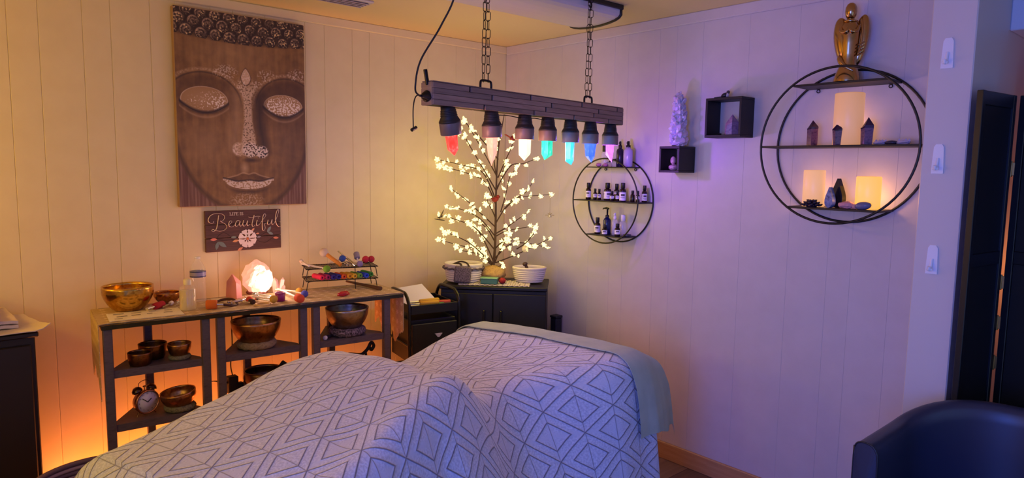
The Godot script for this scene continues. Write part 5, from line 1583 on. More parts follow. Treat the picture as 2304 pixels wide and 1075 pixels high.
func round_shelves() -> void:
	vial_label = StandardMaterial3D.new()
	vial_label.albedo_texture = vial_tex()
	vial_label.roughness = 0.6
	var zs := 1.017
	round_shelf("smaller round black wire shelf holding little oil bottles", 1.417, zs, 0.238, 0.14, [-0.195, 0.0, 0.192], 0.0042, 0.006)
	var amber := mat("#241512", 0.12)
	var cobalt := mat("#141a4a", 0.10)
	var capk := mat("#131116", 0.5)
	var white := mat("#e4e0ea", 0.4)
	var clear := pane(Color(0.95, 0.93, 1.0), 0.22, 0.06)
	var mist := mat("#a9a2b8", 0.2)
	var G := "little bottles on the smaller round shelf"
	var y := 1.4172
	vial("oil_bottle", "dark capped oil bottle alone at the left end of the middle tier", Vector3(-0.09, y, 0.853), 0.031, 0.098, amber, capk, 0.5, G, 0, 0.3)
	vial("oil_bottle", "tiny oil bottle, left one of the low pair on the middle tier", Vector3(-0.07, y, 0.888), 0.0215, 0.065, amber, capk, 0.4, G, 0, 0.6)
	vial("oil_bottle", "tiny oil bottle, right one of the low pair on the middle tier", Vector3(-0.07, y, 0.920), 0.0215, 0.064, amber, capk, 0.4, G, 0, 0.2)
	vial("oil_bottle", "widest oil bottle with a white label, centre of the middle tier", Vector3(-0.07, y, 0.982), 0.042, 0.101, amber, capk, 0.55, G, 0, 0.9)
	vial("oil_bottle", "tall oil bottle set back between the two large labelled ones", Vector3(-0.04, y, 1.024), 0.031, 0.096, amber, capk, 0.2, G)
	vial("oil_bottle", "tiny oil bottle in front, just right of the widest bottle", Vector3(-0.105, y, 1.045), 0.024, 0.056, amber, capk, 0.35, G, 0, 0.4)
	vial("oil_bottle", "tiny oil bottle in front, touching the tall white labelled one", Vector3(-0.09, y, 1.072), 0.020, 0.060, amber, capk, 0.4, G, 0, 0.1)
	vial("oil_bottle", "tall oil bottle with a big white label right of centre", Vector3(-0.09, y, 1.110), 0.037, 0.104, amber, capk, 0.6, G, 0, 0.5)
	vial("oil_bottle", "small dark unlabelled oil bottle right of the tall labelled one", Vector3(-0.07, y, 1.163), 0.024, 0.063, amber, capk, 0.0, G)
	vial("oil_bottle", "small oil bottle half hidden by the ring at the right", Vector3(-0.075, y, 1.203), 0.020, 0.063, amber, capk, 0.35, G)
	vial("oil_bottle", "oil bottle with a white label at the right end of the middle tier", Vector3(-0.045, y, 1.225), 0.029, 0.092, amber, capk, 0.55, G, 0, 0.7)
	y = 1.2222
	vial("oil_bottle", "dark labelled bottle at the left end of the lowest tier", Vector3(-0.085, y, 0.926), 0.034, 0.094, amber, capk, 0.55, G, 0, 0.3)
	vial("pump_bottle", "dark blue bottle with a black lotion pump on the lowest tier", Vector3(-0.065, y, 0.981), 0.044, 0.130, cobalt, capk, 0.0, "", 2)
	vial("oil_bottle", "small labelled bottle standing before the dark blue pump bottle", Vector3(-0.112, y, 1.004), 0.030, 0.055, amber, capk, 0.55, G, 0, 0.4)
	vial("spray_bottle", "clear bottle with a white top, left of its twin on the lowest tier", Vector3(-0.070, y, 1.042), 0.034, 0.126, clear, white, 0.0, "clear bottles on the lowest tier", 1)
	vial("spray_bottle", "clear bottle with a flat white cap, right of its twin on the lowest tier", Vector3(-0.045, y, 1.082), 0.040, 0.118, clear, white, 0.0, "clear bottles on the lowest tier", 0)
	vial("oil_bottle", "small labelled bottle in front of the clear bottles", Vector3(-0.112, y, 1.098), 0.031, 0.071, amber, capk, 0.45, G, 0, 0.5)
	single("flat_tin", MB.new().lathe([Vector2(0, 0), Vector2(0.021, 0), Vector2(0.022, 0.003), Vector2(0.022, 0.011), Vector2(0.020, 0.013), Vector2(0, 0.013)], 20), mat("#3a3a4a", 0.3, 0.4), "small flat round tin at the right end of the lowest tier", "tin", Vector3(-0.07, y, 1.134))
	y = 1.6092
	vial("spray_bottle", "clear bottle with a black cap behind the violet lamp", Vector3(-0.07, y, 0.955), 0.046, 0.122, clear, capk, 0.0, "", 0)
	vial("spray_bottle", "dark purple spray bottle on top of the smaller round shelf", Vector3(-0.07, y, 1.065), 0.041, 0.142, mat("#1f1430", 0.12), capk, 0.0, "", 1)
	vial("spray_bottle", "frosted spray bottle with a black top at the right of the top tier", Vector3(-0.07, y, 1.122), 0.052, 0.142, mist, capk, 0.0, "", 1)
	stone("tumbled_stone", "pale pink tumbled stone under the violet lamp on the top tier", Vector3(-0.10, y, 0.935), Vector3(0.018, 0.011, 0.015), mat("#c98aa0", 0.2), 3, 0.15, true)
	stone("tumbled_stone", "rosy tumbled stone next to the pale pink one on the top tier", Vector3(-0.10, y, 0.985), Vector3(0.016, 0.010, 0.017), mat("#b87890", 0.2), 5, 0.15, true)
	# larger shelf
	var zb := 2.283
	round_shelf("larger round black wire shelf holding candles, crystals and the gold angel", 1.708, zb, 0.326, 0.16, [-0.262, 0.003, 0.264], 0.0052, 0.009)
	angel(Vector3(-0.08, 1.9722, zb + 0.002))
	var cand := func(lb: String, at: Vector3, r: float, h: float, c: Color, e: float, lum: float) -> void:
		var t := thing("led_candle", lb, "candle", at)
		var pr := [Vector2(0, 0), Vector2(r, 0), Vector2(r, h * 0.5), Vector2(r, h - 0.003), Vector2(r - 0.003, h), Vector2(r - 0.007, h - 0.003), Vector2(r - 0.009, h - 0.018), Vector2(0, h - 0.020)]
		part("wax_candle", MB.new().lathe(pr, 32), glow(c, e, Color("#b8977a")), t)
		part("wick_flame", MB.new().lathe([Vector2(0, h - 0.021), Vector2(0.004, h - 0.014), Vector2(0.0025, h - 0.006), Vector2(0, h - 0.001)], 10), glow(Color(1.0, 0.72, 0.3), 1.5), t)
		omni("candle_glow", Vector3(0, h * 0.35, 0), tint("candle"), power("candle") * lum, 0.02, t)
	cand.call("widest and tallest cream candle, glowing on the middle tier", Vector3(-0.078, 1.7112, 2.302), 0.058, 0.218, Color(0.80, 0.56, 0.38), 0.75, 0.85)
	cand.call("slimmer tall candle glowing at the left of the bottom tier", Vector3(-0.075, 1.4462, 2.171), 0.045, 0.160, Color(0.90, 0.65, 0.44), 0.85, 1.0)
	cand.call("short bright amber candle at the right of the bottom tier", Vector3(-0.075, 1.4462, 2.400), 0.048, 0.136, Color(1.0, 0.72, 0.28), 1.0, 1.6)
	var am := tri_mat(ntex(0.03, ["#5a3a52", "#7a5468", "#3a2440"], 128, 128, 81), Vector3(12, 12, 12), 0.12)
	am.subsurf_scatter_enabled = true
	am.subsurf_scatter_strength = 0.3
	var dkv := mat("#35203a", 0.1)
	for q in [["slender pale based amethyst point at the left of the middle tier", Vector3(-0.10, 1.7112, 2.161), 0.021, 0.110, 0.034, 1.02, 0.4], ["broad shouldered amethyst point in front of the tallest candle", Vector3(-0.125, 1.7112, 2.284), 0.022, 0.094, 0.030, 1.28, 1.1], ["tall dark tipped amethyst point right of the tallest candle", Vector3(-0.105, 1.7112, 2.392), 0.021, 0.113, 0.040, 1.12, 0.0]]:
		var t := thing("amethyst_point", q[0], "crystal", q[1], q[6], "amethyst points on the middle tier")
		part("shaft", MB.new().crystal(q[2], q[3], q[4], 6, ID, Vector2(0.003, 0.0), q[5]), am, t)
		part("dark_tip", MB.new().crystal(q[2] * q[5] * 1.015, q[4] * 1.12, q[4], 6, xf(Vector3(0, q[3] - q[4] * 1.1, 0)), Vector2(0.003, 0.0), 1.0), dkv, t)
	var qz := mat("#b9b2d2", 0.15)
	for q in [["cloudy quartz cluster right of the tall amethyst point", Vector3(-0.095, 1.7112, 2.440), 0.9], ["cloudy quartz cluster at the far right of the middle tier", Vector3(-0.095, 1.7112, 2.527), 1.0]]:
		var t := thing("quartz_cluster", q[0], "crystal", q[1], 0.0, "quartz clusters on the middle tier")
		part("matrix", MB.new().ball(Vector3(0.02, 0.010, 0.026), xf(Vector3(0, 0.008, 0)), 8, 12, noise(0.02, 8, 2), 0.3, false), qz, t)
		for i in 5:
			part("point", MB.new().crystal(0.005, 0.020 * q[2], 0.007, 6, xf(Vector3(-0.002 * i + 0.004, 0.006, -0.018 + i * 0.009), 0.3 * sin(i * 2.0), 0, -0.2 + 0.15 * cos(i * 1.7)), Vector2.ZERO, 0.9), qz, t)
	stone("polished_stone", "flat dark banded stone between the two quartz clusters", Vector3(-0.10, 1.7112, 2.484), Vector3(0.018, 0.009, 0.026), mat("#3a3448", 0.15), 4, 0.1, true)
	# bottom tier
	var Y := 1.4462
	var fl := thing("flower_holder", "dark flower shaped holder in front of the slimmer candle", "holder", Vector3(-0.133, Y, 2.192))
	var pm := mat("#2a1a30", 0.25)
	for k in 3:
		var cnt: int = [11, 9, 6][k]
		for i in cnt:
			var a := TAU * (i + 0.5 * k) / cnt
			var rr: float = [0.038, 0.028, 0.016][k]
			part("petal", MB.new().ball(Vector3(0.010, 0.0045, 0.0075), xf(Vector3(cos(a) * rr * 0.62, 0.009 + 0.008 * k, sin(a) * rr), 0, -a, 0.5 + 0.2 * k), 5, 8), pm, fl)
	part("base", MB.new().lathe([Vector2(0, 0), Vector2(0.020, 0), Vector2(0.024, 0.006), Vector2(0.016, 0.018), Vector2(0, 0.018)], 16), pm, fl)
	var leafpoly := func(w: float, h: float) -> PackedVector2Array:
		var out := PackedVector2Array()
		for i in 24:
			var f := i / 23.0
			out.append(Vector2(-w * sin(PI * pow(f, 0.62)) * (1.0 - 0.15 * f), h * f))
		for i in range(22, 0, -1):
			var f := i / 23.0
			out.append(Vector2(w * sin(PI * pow(f, 0.62)) * (1.0 - 0.15 * f), h * f))
		return out
	var face := Transform3D(Basis(UP, -PI / 2 - 0.35), Vector3.ZERO)
	var obs := thing("polished_freeform", "tall dark leaf shaped polished stone at the centre of the bottom tier", "stone", Vector3(-0.088, Y, 2.292))
	part("body", MB.new().prism(leafpoly.call(0.033, 0.125), 0.022, face), mat("#141420", 0.12), obs)
	var lab := thing("polished_freeform", "iridescent blue grey leaf shaped stone leaning before the dark one", "stone", Vector3(-0.120, Y, 2.272))
	var lm := tri_mat(ntex(0.025, ["#2c3450", "#6a7aa8", "#8a94b8", "#3a3a58"], 128, 128, 83), Vector3(8, 8, 8), 0.12)
	part("body", MB.new().prism(leafpoly.call(0.022, 0.088), 0.020, face), lm, lab)
	stone("tumbled_stone", "flat pale pink stone between the leaf stones and the amber candle", Vector3(-0.125, Y, 2.335), Vector3(0.020, 0.016, 0.034), mat("#c9909a", 0.3), 9, 0.2, false)
	stone("tumbled_stone", "small pinkish stone just left of the amber candle", Vector3(-0.125, Y, 2.370), Vector3(0.012, 0.011, 0.014), mat("#d09a94", 0.3), 2, 0.2, false)
	var eg := stone("polished_egg", "smooth grey blue egg stone in front of the amber candle", Vector3(-0.135, Y, 2.408), Vector3(0.018, 0.017, 0.033), mat("#6a6a88", 0.12), 3, 0.08, true)
	eg.rotation.x = -0.12


func angel(at: Vector3) -> void:
	var g := mat("#c09a66", 0.17, 1.0)
	var t := thing("angel_figurine", "shiny gold abstract angel figurine with folded wings on the larger shelf", "figurine", at, -PI / 2 + 0.30)
	var pr := [Vector2(0, 0), Vector2(0.052, 0), Vector2(0.054, 0.008), Vector2(0.047, 0.035), Vector2(0.036, 0.062), Vector2(0.031, 0.085), Vector2(0.033, 0.12), Vector2(0.038, 0.16), Vector2(0.040, 0.20), Vector2(0.036, 0.230), Vector2(0.026, 0.248), Vector2(0.016, 0.258), Vector2(0.0135, 0.270), Vector2(0, 0.275)]
	part("robe", MB.new().lathe(pr, 32, xf(Vector3(0, 0, 0.004)), true, true, 0.80), g, t)
	part("head", MB.new().lathe([Vector2(0, 0.262), Vector2(0.014, 0.264), Vector2(0.021, 0.276), Vector2(0.0235, 0.292), Vector2(0.022, 0.308), Vector2(0.016, 0.321), Vector2(0.008, 0.327), Vector2(0, 0.328)], 22, xf(Vector3(0, 0, 0.004)), true, true, 1.1), g, t)
	part("neckline", MB.new().tube(curve([Vector3(-0.026, 0.250, 0.004), Vector3(-0.014, 0.252, 0.024), Vector3(0.014, 0.252, 0.024), Vector3(0.026, 0.250, 0.004)], 5), 0.004, 8), g, t)
	# the near wing folds round the body to a low point, the other lobe stands out behind the shoulder
	part("wing", MB.new().ball(Vector3(0.040, 0.112, 0.034), xf(Vector3(-0.018, 0.162, -0.006), 0, 0, 0.20), 18, 24), g, t)
	part("wing", MB.new().ball(Vector3(0.034, 0.108, 0.020), xf(Vector3(0.036, 0.172, -0.016), 0, -0.25, -0.16), 18, 24), g, t)
	part("wing_fold", MB.new().tube(curve([Vector3(-0.034, 0.115, 0.012), Vector3(-0.024, 0.085, 0.024), Vector3(0.000, 0.060, 0.030), Vector3(0.026, 0.045, 0.034)], 6), [0.003, 0.006, 0.009, 0.012, 0.012, 0.012, 0.012, 0.011, 0.011, 0.010, 0.010, 0.009, 0.008, 0.007, 0.006, 0.005, 0.004, 0.003, 0.002], 10), g, t)
	for k in 4:
		part("feather_ridge", MB.new().tube(curve([Vector3(0.036, 0.150 - 0.014 * k, 0.026), Vector3(0.048, 0.158 - 0.014 * k, 0.014), Vector3(0.058, 0.166 - 0.014 * k, 0.002)], 4), 0.0034, 6), g, t)
	part("wing_rib", MB.new().tube(curve([Vector3(0.040, 0.258, 0.0), Vector3(0.046, 0.22, 0.010), Vector3(0.046, 0.17, 0.012), Vector3(0.036, 0.11, 0.012)], 6), 0.005, 8), g, t)
	for s in [-1, 1]:
		part("arm", MB.new().tube(curve([Vector3(s * 0.033, 0.226, 0.014), Vector3(s * 0.027, 0.208, 0.032), Vector3(s * 0.009, 0.206, 0.044), Vector3(0, 0.224, 0.042)], 6), [0.009, 0.009, 0.009, 0.009, 0.009, 0.009, 0.008, 0.008, 0.008, 0.008, 0.008, 0.007, 0.007, 0.006, 0.006, 0.005, 0.005, 0.004, 0.003], 10), g, t)


# ---------- cube wall shelves ----------
func cube_shelves() -> void:
	var dk := mat("#0b070d", 0.55)
	var cube := func(lb: String, z0: float, z1: float, y0: float, y1: float, d: float) -> void:
		var t := thing("cube_shelf", lb, "wall shelf", Vector3(0, y0, (z0 + z1) / 2), 0.0, "open cube wall shelves")
		var w := z1 - z0
		var h := y1 - y0
		var b := 0.012
		part("top_panel", MB.new().box(Vector3(d, b, w), xf(Vector3(-d / 2, h - b / 2, 0)), 0.0012), dk, t)
		part("bottom_panel", MB.new().box(Vector3(d, b, w), xf(Vector3(-d / 2, b / 2, 0)), 0.0012), dk, t)
		for s in [-1, 1]:
			part("side_panel", MB.new().box(Vector3(d, h - 2 * b, b), xf(Vector3(-d / 2, h / 2, s * (w - b) / 2)), 0.0012), dk, t)
	cube.call("small dark open cube shelf with two stacked stones inside", 1.383, 1.507, 1.583, 1.717, 0.141)
	cube.call("large dark open cube shelf with a pointed stone inside", 1.632, 1.826, 1.757, 1.947, 0.118)
	# quartz tower
	var t := thing("quartz_tower", "tall cloudy lavender quartz crystal tower on the small cube shelf", "crystal", Vector3(-0.072, 1.7172, 1.448))
	var q := mat("#c4b6d4", 0.22)
	q.subsurf_scatter_enabled = true
	q.subsurf_scatter_strength = 0.5
	var core := MB.new()
	for k in 7:
		var f := k / 6.0
		core.ball(Vector3(lerpf(0.044, 0.022, f * f), 0.036, lerpf(0.046, 0.022, f * f)), xf(Vector3(0.004 * sin(k * 2.1), 0.028 + 0.036 * k, 0.004 * cos(k * 1.7)), 0, k * 1.3), 9, 13, noise(0.02, 60 + k, 3), 0.55, false)
	part("core", core, q, t)
	for i in 70:
		var y := 0.006 + 0.235 * (i / 69.0)
		var a := i * 2.39996
		var r := 0.040 - 0.018 * pow(y / 0.27, 2.5) + 0.004 * sin(y * 60.0)
		part("point", MB.new().crystal(0.008 + 0.005 * absf(sin(i * 1.7)), 0.022 + 0.012 * absf(cos(i * 2.3)), 0.009, 6, xf(Vector3(cos(a) * (r - 0.012), y - 0.006, sin(a) * (r - 0.012)), 0, -a, -0.40 + 0.35 * sin(i * 3.1)), Vector2.ZERO, 0.9), q, t)
	# stones in the cubes
	stone("stacked_stone", "lower flat striped stone of the pair in the small cube", Vector3(-0.100, 1.5952, 1.446), Vector3(0.024, 0.016, 0.027), tri_mat(ntex(0.04, ["#8a5a6a", "#d0b0c0", "#6a3a4a"], 128, 128, 85), Vector3(10, 24, 10), 0.2), 6, 0.1, true)
	stone("stacked_stone", "upper egg shaped stone of the pair in the small cube", Vector3(-0.100, 1.6262, 1.443), Vector3(0.014, 0.021, 0.015), tri_mat(ntex(0.05, ["#9a5a68", "#e0d0dc"], 128, 128, 86), Vector3(12, 20, 12), 0.2), 8, 0.08, true)
	single("pointed_stone", MB.new().crystal(0.033, 0.100, 0.045, 7, ID, Vector2(0.0, 0.003), 0.9), tri_mat(ntex(0.03, ["#8a6a90", "#b590a8", "#6a4f78"], 128, 128, 87), Vector3(8, 8, 8), 0.2), "mauve pointed standing stone inside the large cube", "crystal", Vector3(-0.062, 1.7692, 1.745), 0.3)
	single("small_chip", MB.new().ball(Vector3(0.008, 0.005, 0.012), xf(Vector3(0, 0.005, 0)), 6, 9, noise(0.03, 3, 2), 0.3, false), mat("#1c1420", 0.3), "tiny dark chip at the left of the pointed stone", "stone", Vector3(-0.085, 1.7692, 1.695))
	# little bird on top
	var b := thing("ornament_bird", "tiny black and white bird figure on top of the large cube", "ornament", Vector3(-0.07, 1.9472, 1.705), -1.2)
	part("body", MB.new().ball(Vector3(0.019, 0.012, 0.012), xf(Vector3(0, 0.014, 0), 0, 0, 0.45), 8, 12), mat("#2a2230", 0.4), b)
	part("breast", MB.new().ball(Vector3(0.010, 0.012, 0.010), xf(Vector3(0.011, 0.015, 0)), 8, 12), mat("#cfc0c8", 0.4), b)
	part("head", MB.new().ball(Vector3.ONE * 0.0085, xf(Vector3(0.016, 0.029, 0)), 8, 12), mat("#4a3a44", 0.4), b)
	part("tail", MB.new().box(Vector3(0.04, 0.004, 0.008), xf(Vector3(-0.03, 0.006, 0), 0, 0, 0.12), 0.001), mat("#2a2230", 0.4), b)


# ---------- right end: hooks, folding screen, tub chair ----------
func right_end() -> void:
	var wht := mat("#e6e6ee", 0.35)
	var lbs := ["topmost of the three white adhesive hooks on the wall end", "middle one of the three white adhesive hooks on the wall end", "lowest of the three white adhesive hooks on the wall end"]
	var proto: Node3D
	for i in 3:
		var at := Vector3(-0.1652, [2.040, 1.652, 1.272][i], [2.680, 2.676, 2.683][i])
		if i == 0:
			proto = thing("wall_hook", lbs[0], "hook", at, -PI / 2, "white adhesive wall hooks")
			var pl := PackedVector2Array([Vector2(-0.020, -0.054), Vector2(0.020, -0.054), Vector2(0.020, -0.03), Vector2(0.0165, 0.045), Vector2(0.010, 0.056), Vector2(-0.010, 0.056), Vector2(-0.0165, 0.045), Vector2(-0.020, -0.03)])
			part("back_plate", MB.new().prism(pl, 0.006), wht, proto)
			part("hook_arm", MB.new().tube(curve([Vector3(0, 0.004, 0.006), Vector3(0, -0.018, 0.012), Vector3(0, -0.034, 0.020), Vector3(0, -0.036, 0.030), Vector3(0, -0.024, 0.034)], 5), 0.0055, 8), wht, proto)
			part("hook_tip", MB.new().box(Vector3(0.020, 0.012, 0.008), xf(Vector3(0, -0.035, 0.028)), 0.003), wht, proto)
		else:
			copy(proto, lbs[i], at, -PI / 2)
	# folding screen: two woven panels seen nearly edge on
	var frame := mat("#0a090c", 0.4)
	var weave := tri_mat(ntex(0.08, ["#060608", "#0f0e12"], 128, 128, 91), Vector3(10, 10, 10), 0.5)
	var sc := thing("folding_screen", "tall black folding screen with hinged panels beside the wall hooks", "room divider", Vector3(-0.195, 0, 2.800))
	var pan := func(a: Vector3, bq: Vector3) -> void:
		var d := bq - a
		var l := d.length()
		var p := Node3D.new()
		p.name = "panel"
		sc.add_child(p, true)
		p.position = a
		p.rotation.y = atan2(-d.z, d.x)
		for y in [0.06, 0.65, 1.28, 1.872]:
			part("rail", MB.new().box(Vector3(l - 0.05, 0.05, 0.018), xf(Vector3(l / 2, y, 0)), 0.002), frame, p)
		for x in [0.0125, l - 0.0125]:
			part("stile", MB.new().box(Vector3(0.025, 1.89, 0.022), xf(Vector3(x, 0.952, 0)), 0.002), frame, p)
		part("woven_infill", MB.new().box(Vector3(l - 0.05, 1.80, 0.006), xf(Vector3(l / 2, 0.96, 0)), 0.001), weave, p)
	pan.call(Vector3(0, 0, 0), Vector3(0.292, 0, 0.036))
	pan.call(Vector3(0.312, 0, 0.056), Vector3(0.225, 0, 0.40))
	var br := mat("#8a6a3a", 0.3, 1.0)
	for y in [1.62, 1.18, 1.02, 0.86, 0.40]:
		part("hinge", MB.new().box(Vector3(0.003, 0.05, 0.014), xf(Vector3(0.300, y, 0.050), 0, 0.3), 0.001).tube([Vector3(0.300, y - 0.03, 0.046), Vector3(0.300, y + 0.03, 0.046)], 0.004, 8), br, sc)
	var al := thing("amber_lamp", "small amber bulb lamp hidden behind the folding screen", "lamp", Vector3(0.62, 0, 2.97))
	part("stand", MB.new().lathe([Vector2(0, 0), Vector2(0.08, 0), Vector2(0.08, 0.02), Vector2(0.015, 0.04), Vector2(0.012, 1.15), Vector2(0, 1.15)], 16), mat("#2a2420", 0.5), al)
	part("bulb", MB.new().ball(Vector3.ONE * 0.04, xf(Vector3(0, 1.19, 0)), 10, 14), glow(Color(1.0, 0.45, 0.16), 3.0), al)
	omni("amber_glow", Vector3(0, 1.19, 0), tint("amber"), power("amber"), 0.04, al)
	tub_chair()


func tub_chair() -> void:
	var hide := mat("#2b2f44", 0.38)
	var t := thing("tub_chair", "dark leather tub armchair with a curved back, bottom right", "armchair", Vector3(-0.50, 0, 3.03), -PI / 2)
	# local +z is the front; the shell runs from the left arm round the back to the right arm
	var half := 0.30
	var pathp := []
	for i in 9:
		pathp.append(Vector2(-half, lerpf(0.32, 0.02, i / 8.0)))
	for i in range(1, 24):
		var a := PI * i / 24.0
		pathp.append(Vector2(-half * cos(a), 0.02 - sin(a) * 0.27))
	for i in 9:
		pathp.append(Vector2(half, lerpf(0.02, 0.32, i / 8.0)))
	var n := pathp.size()
	var secs := []
	for i in n:
		var a: Vector2 = pathp[maxi(i - 1, 0)]
		var b: Vector2 = pathp[mini(i + 1, n - 1)]
		var tg := (b - a).normalized()
		var nr := Vector2(tg.y, -tg.x)   # outward
		var f := clampf((0.32 - pathp[i].y) / 0.57, 0, 1)
		var top := lerpf(0.735, 0.800, smoothstep(0.5, 1.0, f))
		var th := 0.036
		var s := []
		for q in [[1, 0.12], [1, 0.35], [1, top - 0.05], [0.93, top - 0.02], [0.75, top - 0.006], [0.4, top], [-0.1, top], [-0.55, top - 0.006], [-0.85, top - 0.022], [-1, top - 0.06], [-1, 0.45], [-1, 0.12]]:
			var o: Vector2 = pathp[i] + nr * float(q[0]) * th
			s.append(Vector3(o.x, q[1], o.y))
		secs.append(s)
	var mb := MB.new()
	for i in n - 1:
		for j in 12:
			var k := (j + 1) % 12
			mb.quad(secs[i][j], secs[i][k], secs[i + 1][k], secs[i + 1][j], true)
	for e in [0, n - 1]:
		var c := Vector3.ZERO
		for q in secs[e]:
			c += q / 12.0
		c.z += 0.012
		for j in 12:
			mb.tri(c, secs[e][j], secs[e][(j + 1) % 12], false)
	part("curved_shell", mb.fin(), hide, t)
	for e in [0, n - 1]:
		var pts: Array = secs[e].duplicate()
		var o := []
		for q in pts:
			o.append(q + Vector3(0, 0, -0.002))
		part("piping", MB.new().tube(curve(o, 3), 0.0035, 6), mat("#191a24", 0.4), t)
		var sx: float = secs[e][5].x
		for k in 22:
			var y := 0.66 - k * 0.016
			part("stitch", MB.new().box(Vector3(0.002, 0.008, 0.002), xf(Vector3(sx - signf(sx) * 0.037, y, 0.308)), 0.0005), mat("#5a6f80", 0.5), t)
	part("seat_cushion", MB.new().box(Vector3(0.52, 0.14, 0.50), xf(Vector3(0, 0.40, 0.065)), 0.03), hide, t)
	part("seat_base", MB.new().box(Vector3(0.54, 0.20, 0.52), xf(Vector3(0, 0.22, 0.05)), 0.01), hide, t)
	for x in [-0.24, 0.24]:
		for z in [-0.14, 0.28]:
			part("leg", MB.new().lathe([Vector2(0, 0), Vector2(0.016, 0), Vector2(0.024, 0.125), Vector2(0, 0.125)], 12, xf(Vector3(x, 0, z))), mat("#1a1412", 0.4), t)


# ---------- massage table, blanket, sheet ----------
const TO := Vector3(-0.85, 0, 0.84)      # far corner of the head end
const TU := Vector3(-0.976, 0, 0.218)    # towards the foot
const TV := Vector3(0.218, 0, 0.976)     # across, towards the window


func profile(pts: Array, x: float) -> float:
	for i in pts.size() - 1:
		if x <= pts[i + 1][0]:
			var a: Array = pts[maxi(i - 1, 0)]
			var d: Array = pts[mini(i + 2, pts.size() - 1)]
			var f := clampf((x - pts[i][0]) / (pts[i + 1][0] - pts[i][0]), 0, 1)
			return cubic_interpolate(pts[i][1], pts[i + 1][1], a[1], d[1], f)
	return pts[-1][1]


# a polyline resampled evenly: list of Vector2(offset, drop)
func even(pts: Array, n: int) -> Array:
	var c := curve(pts, 8)
	var len := [0.0]
	for i in range(1, c.size()):
		len.append(len[-1] + c[i].distance_to(c[i - 1]))
	var out := []
	var k := 0
	for i in n + 1:
		var s: float = len[-1] * i / n
		while k < c.size() - 2 and len[k + 1] < s:
			k += 1
		out.append(c[k].lerp(c[k + 1], clampf((s - len[k]) / maxf(1e-6, len[k + 1] - len[k]), 0, 1)))
	out.append(len[-1])
	return out


const TOP := [[-0.2, 0.79], [0.0, 0.792], [0.1, 0.822], [0.3, 0.822], [0.55, 0.775], [0.75, 0.757], [0.88, 0.785], [1.0, 0.872], [1.1, 0.895], [1.3, 0.872], [1.6, 0.815], [1.85, 0.768], [2.2, 0.75]]


const EDGE := [[-0.2, 0.94], [0.1, 0.945], [0.22, 0.94], [0.33, 0.90], [0.43, 0.82], [0.56, 0.72], [0.66, 0.665], [0.76, 0.66], [0.9, 0.70], [1.15, 0.75], [1.46, 0.83], [1.65, 0.88], [1.9, 0.93], [2.3, 0.94]]


func drape(along_u: Array, across: Array, nu: int, nv: int, lift: float, wn: FastNoiseLite, amp: float) -> Callable:
	return func(fu: float, fv: float) -> Vector3:
		var a: Vector2 = along_u[clampi(roundi(fu * nu), 0, nu)]
		var b: Vector2 = across[clampi(roundi(fv * nv), 0, nv)]
		var u := a.x
		var v := b.x
		var h := profile(TOP, u)
		# the far side lies a little lower than the middle; the middle sags by the hollow
		h -= 0.018 * pow(absf(v - 0.48) / 0.48, 3.0)
		var drop := pow(pow(absf(a.y), 4.0) + pow(absf(b.y), 4.0), 0.25)
		var k := clampf(drop / 0.35, 0, 1)
		var w1 := wn.get_noise_2d(u * 95.0, v * 95.0 + b.y * 60.0)
		var flute := sin(u * 13.0 + 2.0 * wn.get_noise_1d(u * 60.0)) * 0.5 + wn.get_noise_2d(u * 260.0, 40.0) * 0.8
		# the near edge is drawn in at the hollow and gathers into a ridge over the legs
		var pull := (0.94 - profile(EDGE, u)) * smoothstep(0.15, 0.86, b.x)
		v -= pull * (1.0 - 0.8 * clampf((-b.y - 0.05) / 0.6, 0, 1)) + 0.0
		var ridge := exp(-pow((b.x - 0.90) * 15.0, 2.0)) * smoothstep(0.85, 1.1, u) * 0.020
		v += lift * 1.6 * (clampf(-b.y * 8.0, 0, 1) if b.x > 0.5 else -clampf(-b.y * 8.0, 0, 1))
		u -= lift * 1.6 * clampf(-a.y * 8.0, 0, 1) if a.x < 0.5 else 0.0
		if b.y < -0.01:
			v += (1.0 if b.x > 0.5 else -1.0) * k * amp * flute
		if a.y < -0.01:
			u += (1.0 if a.x > 1.0 else -1.0) * k * amp * (sin(v * 15.0) * 0.6 + w1)
		var y := maxf(h - drop + lift + ridge + 0.010 * w1, 0.03)
		return TO + TU * u + TV * v + UP * y


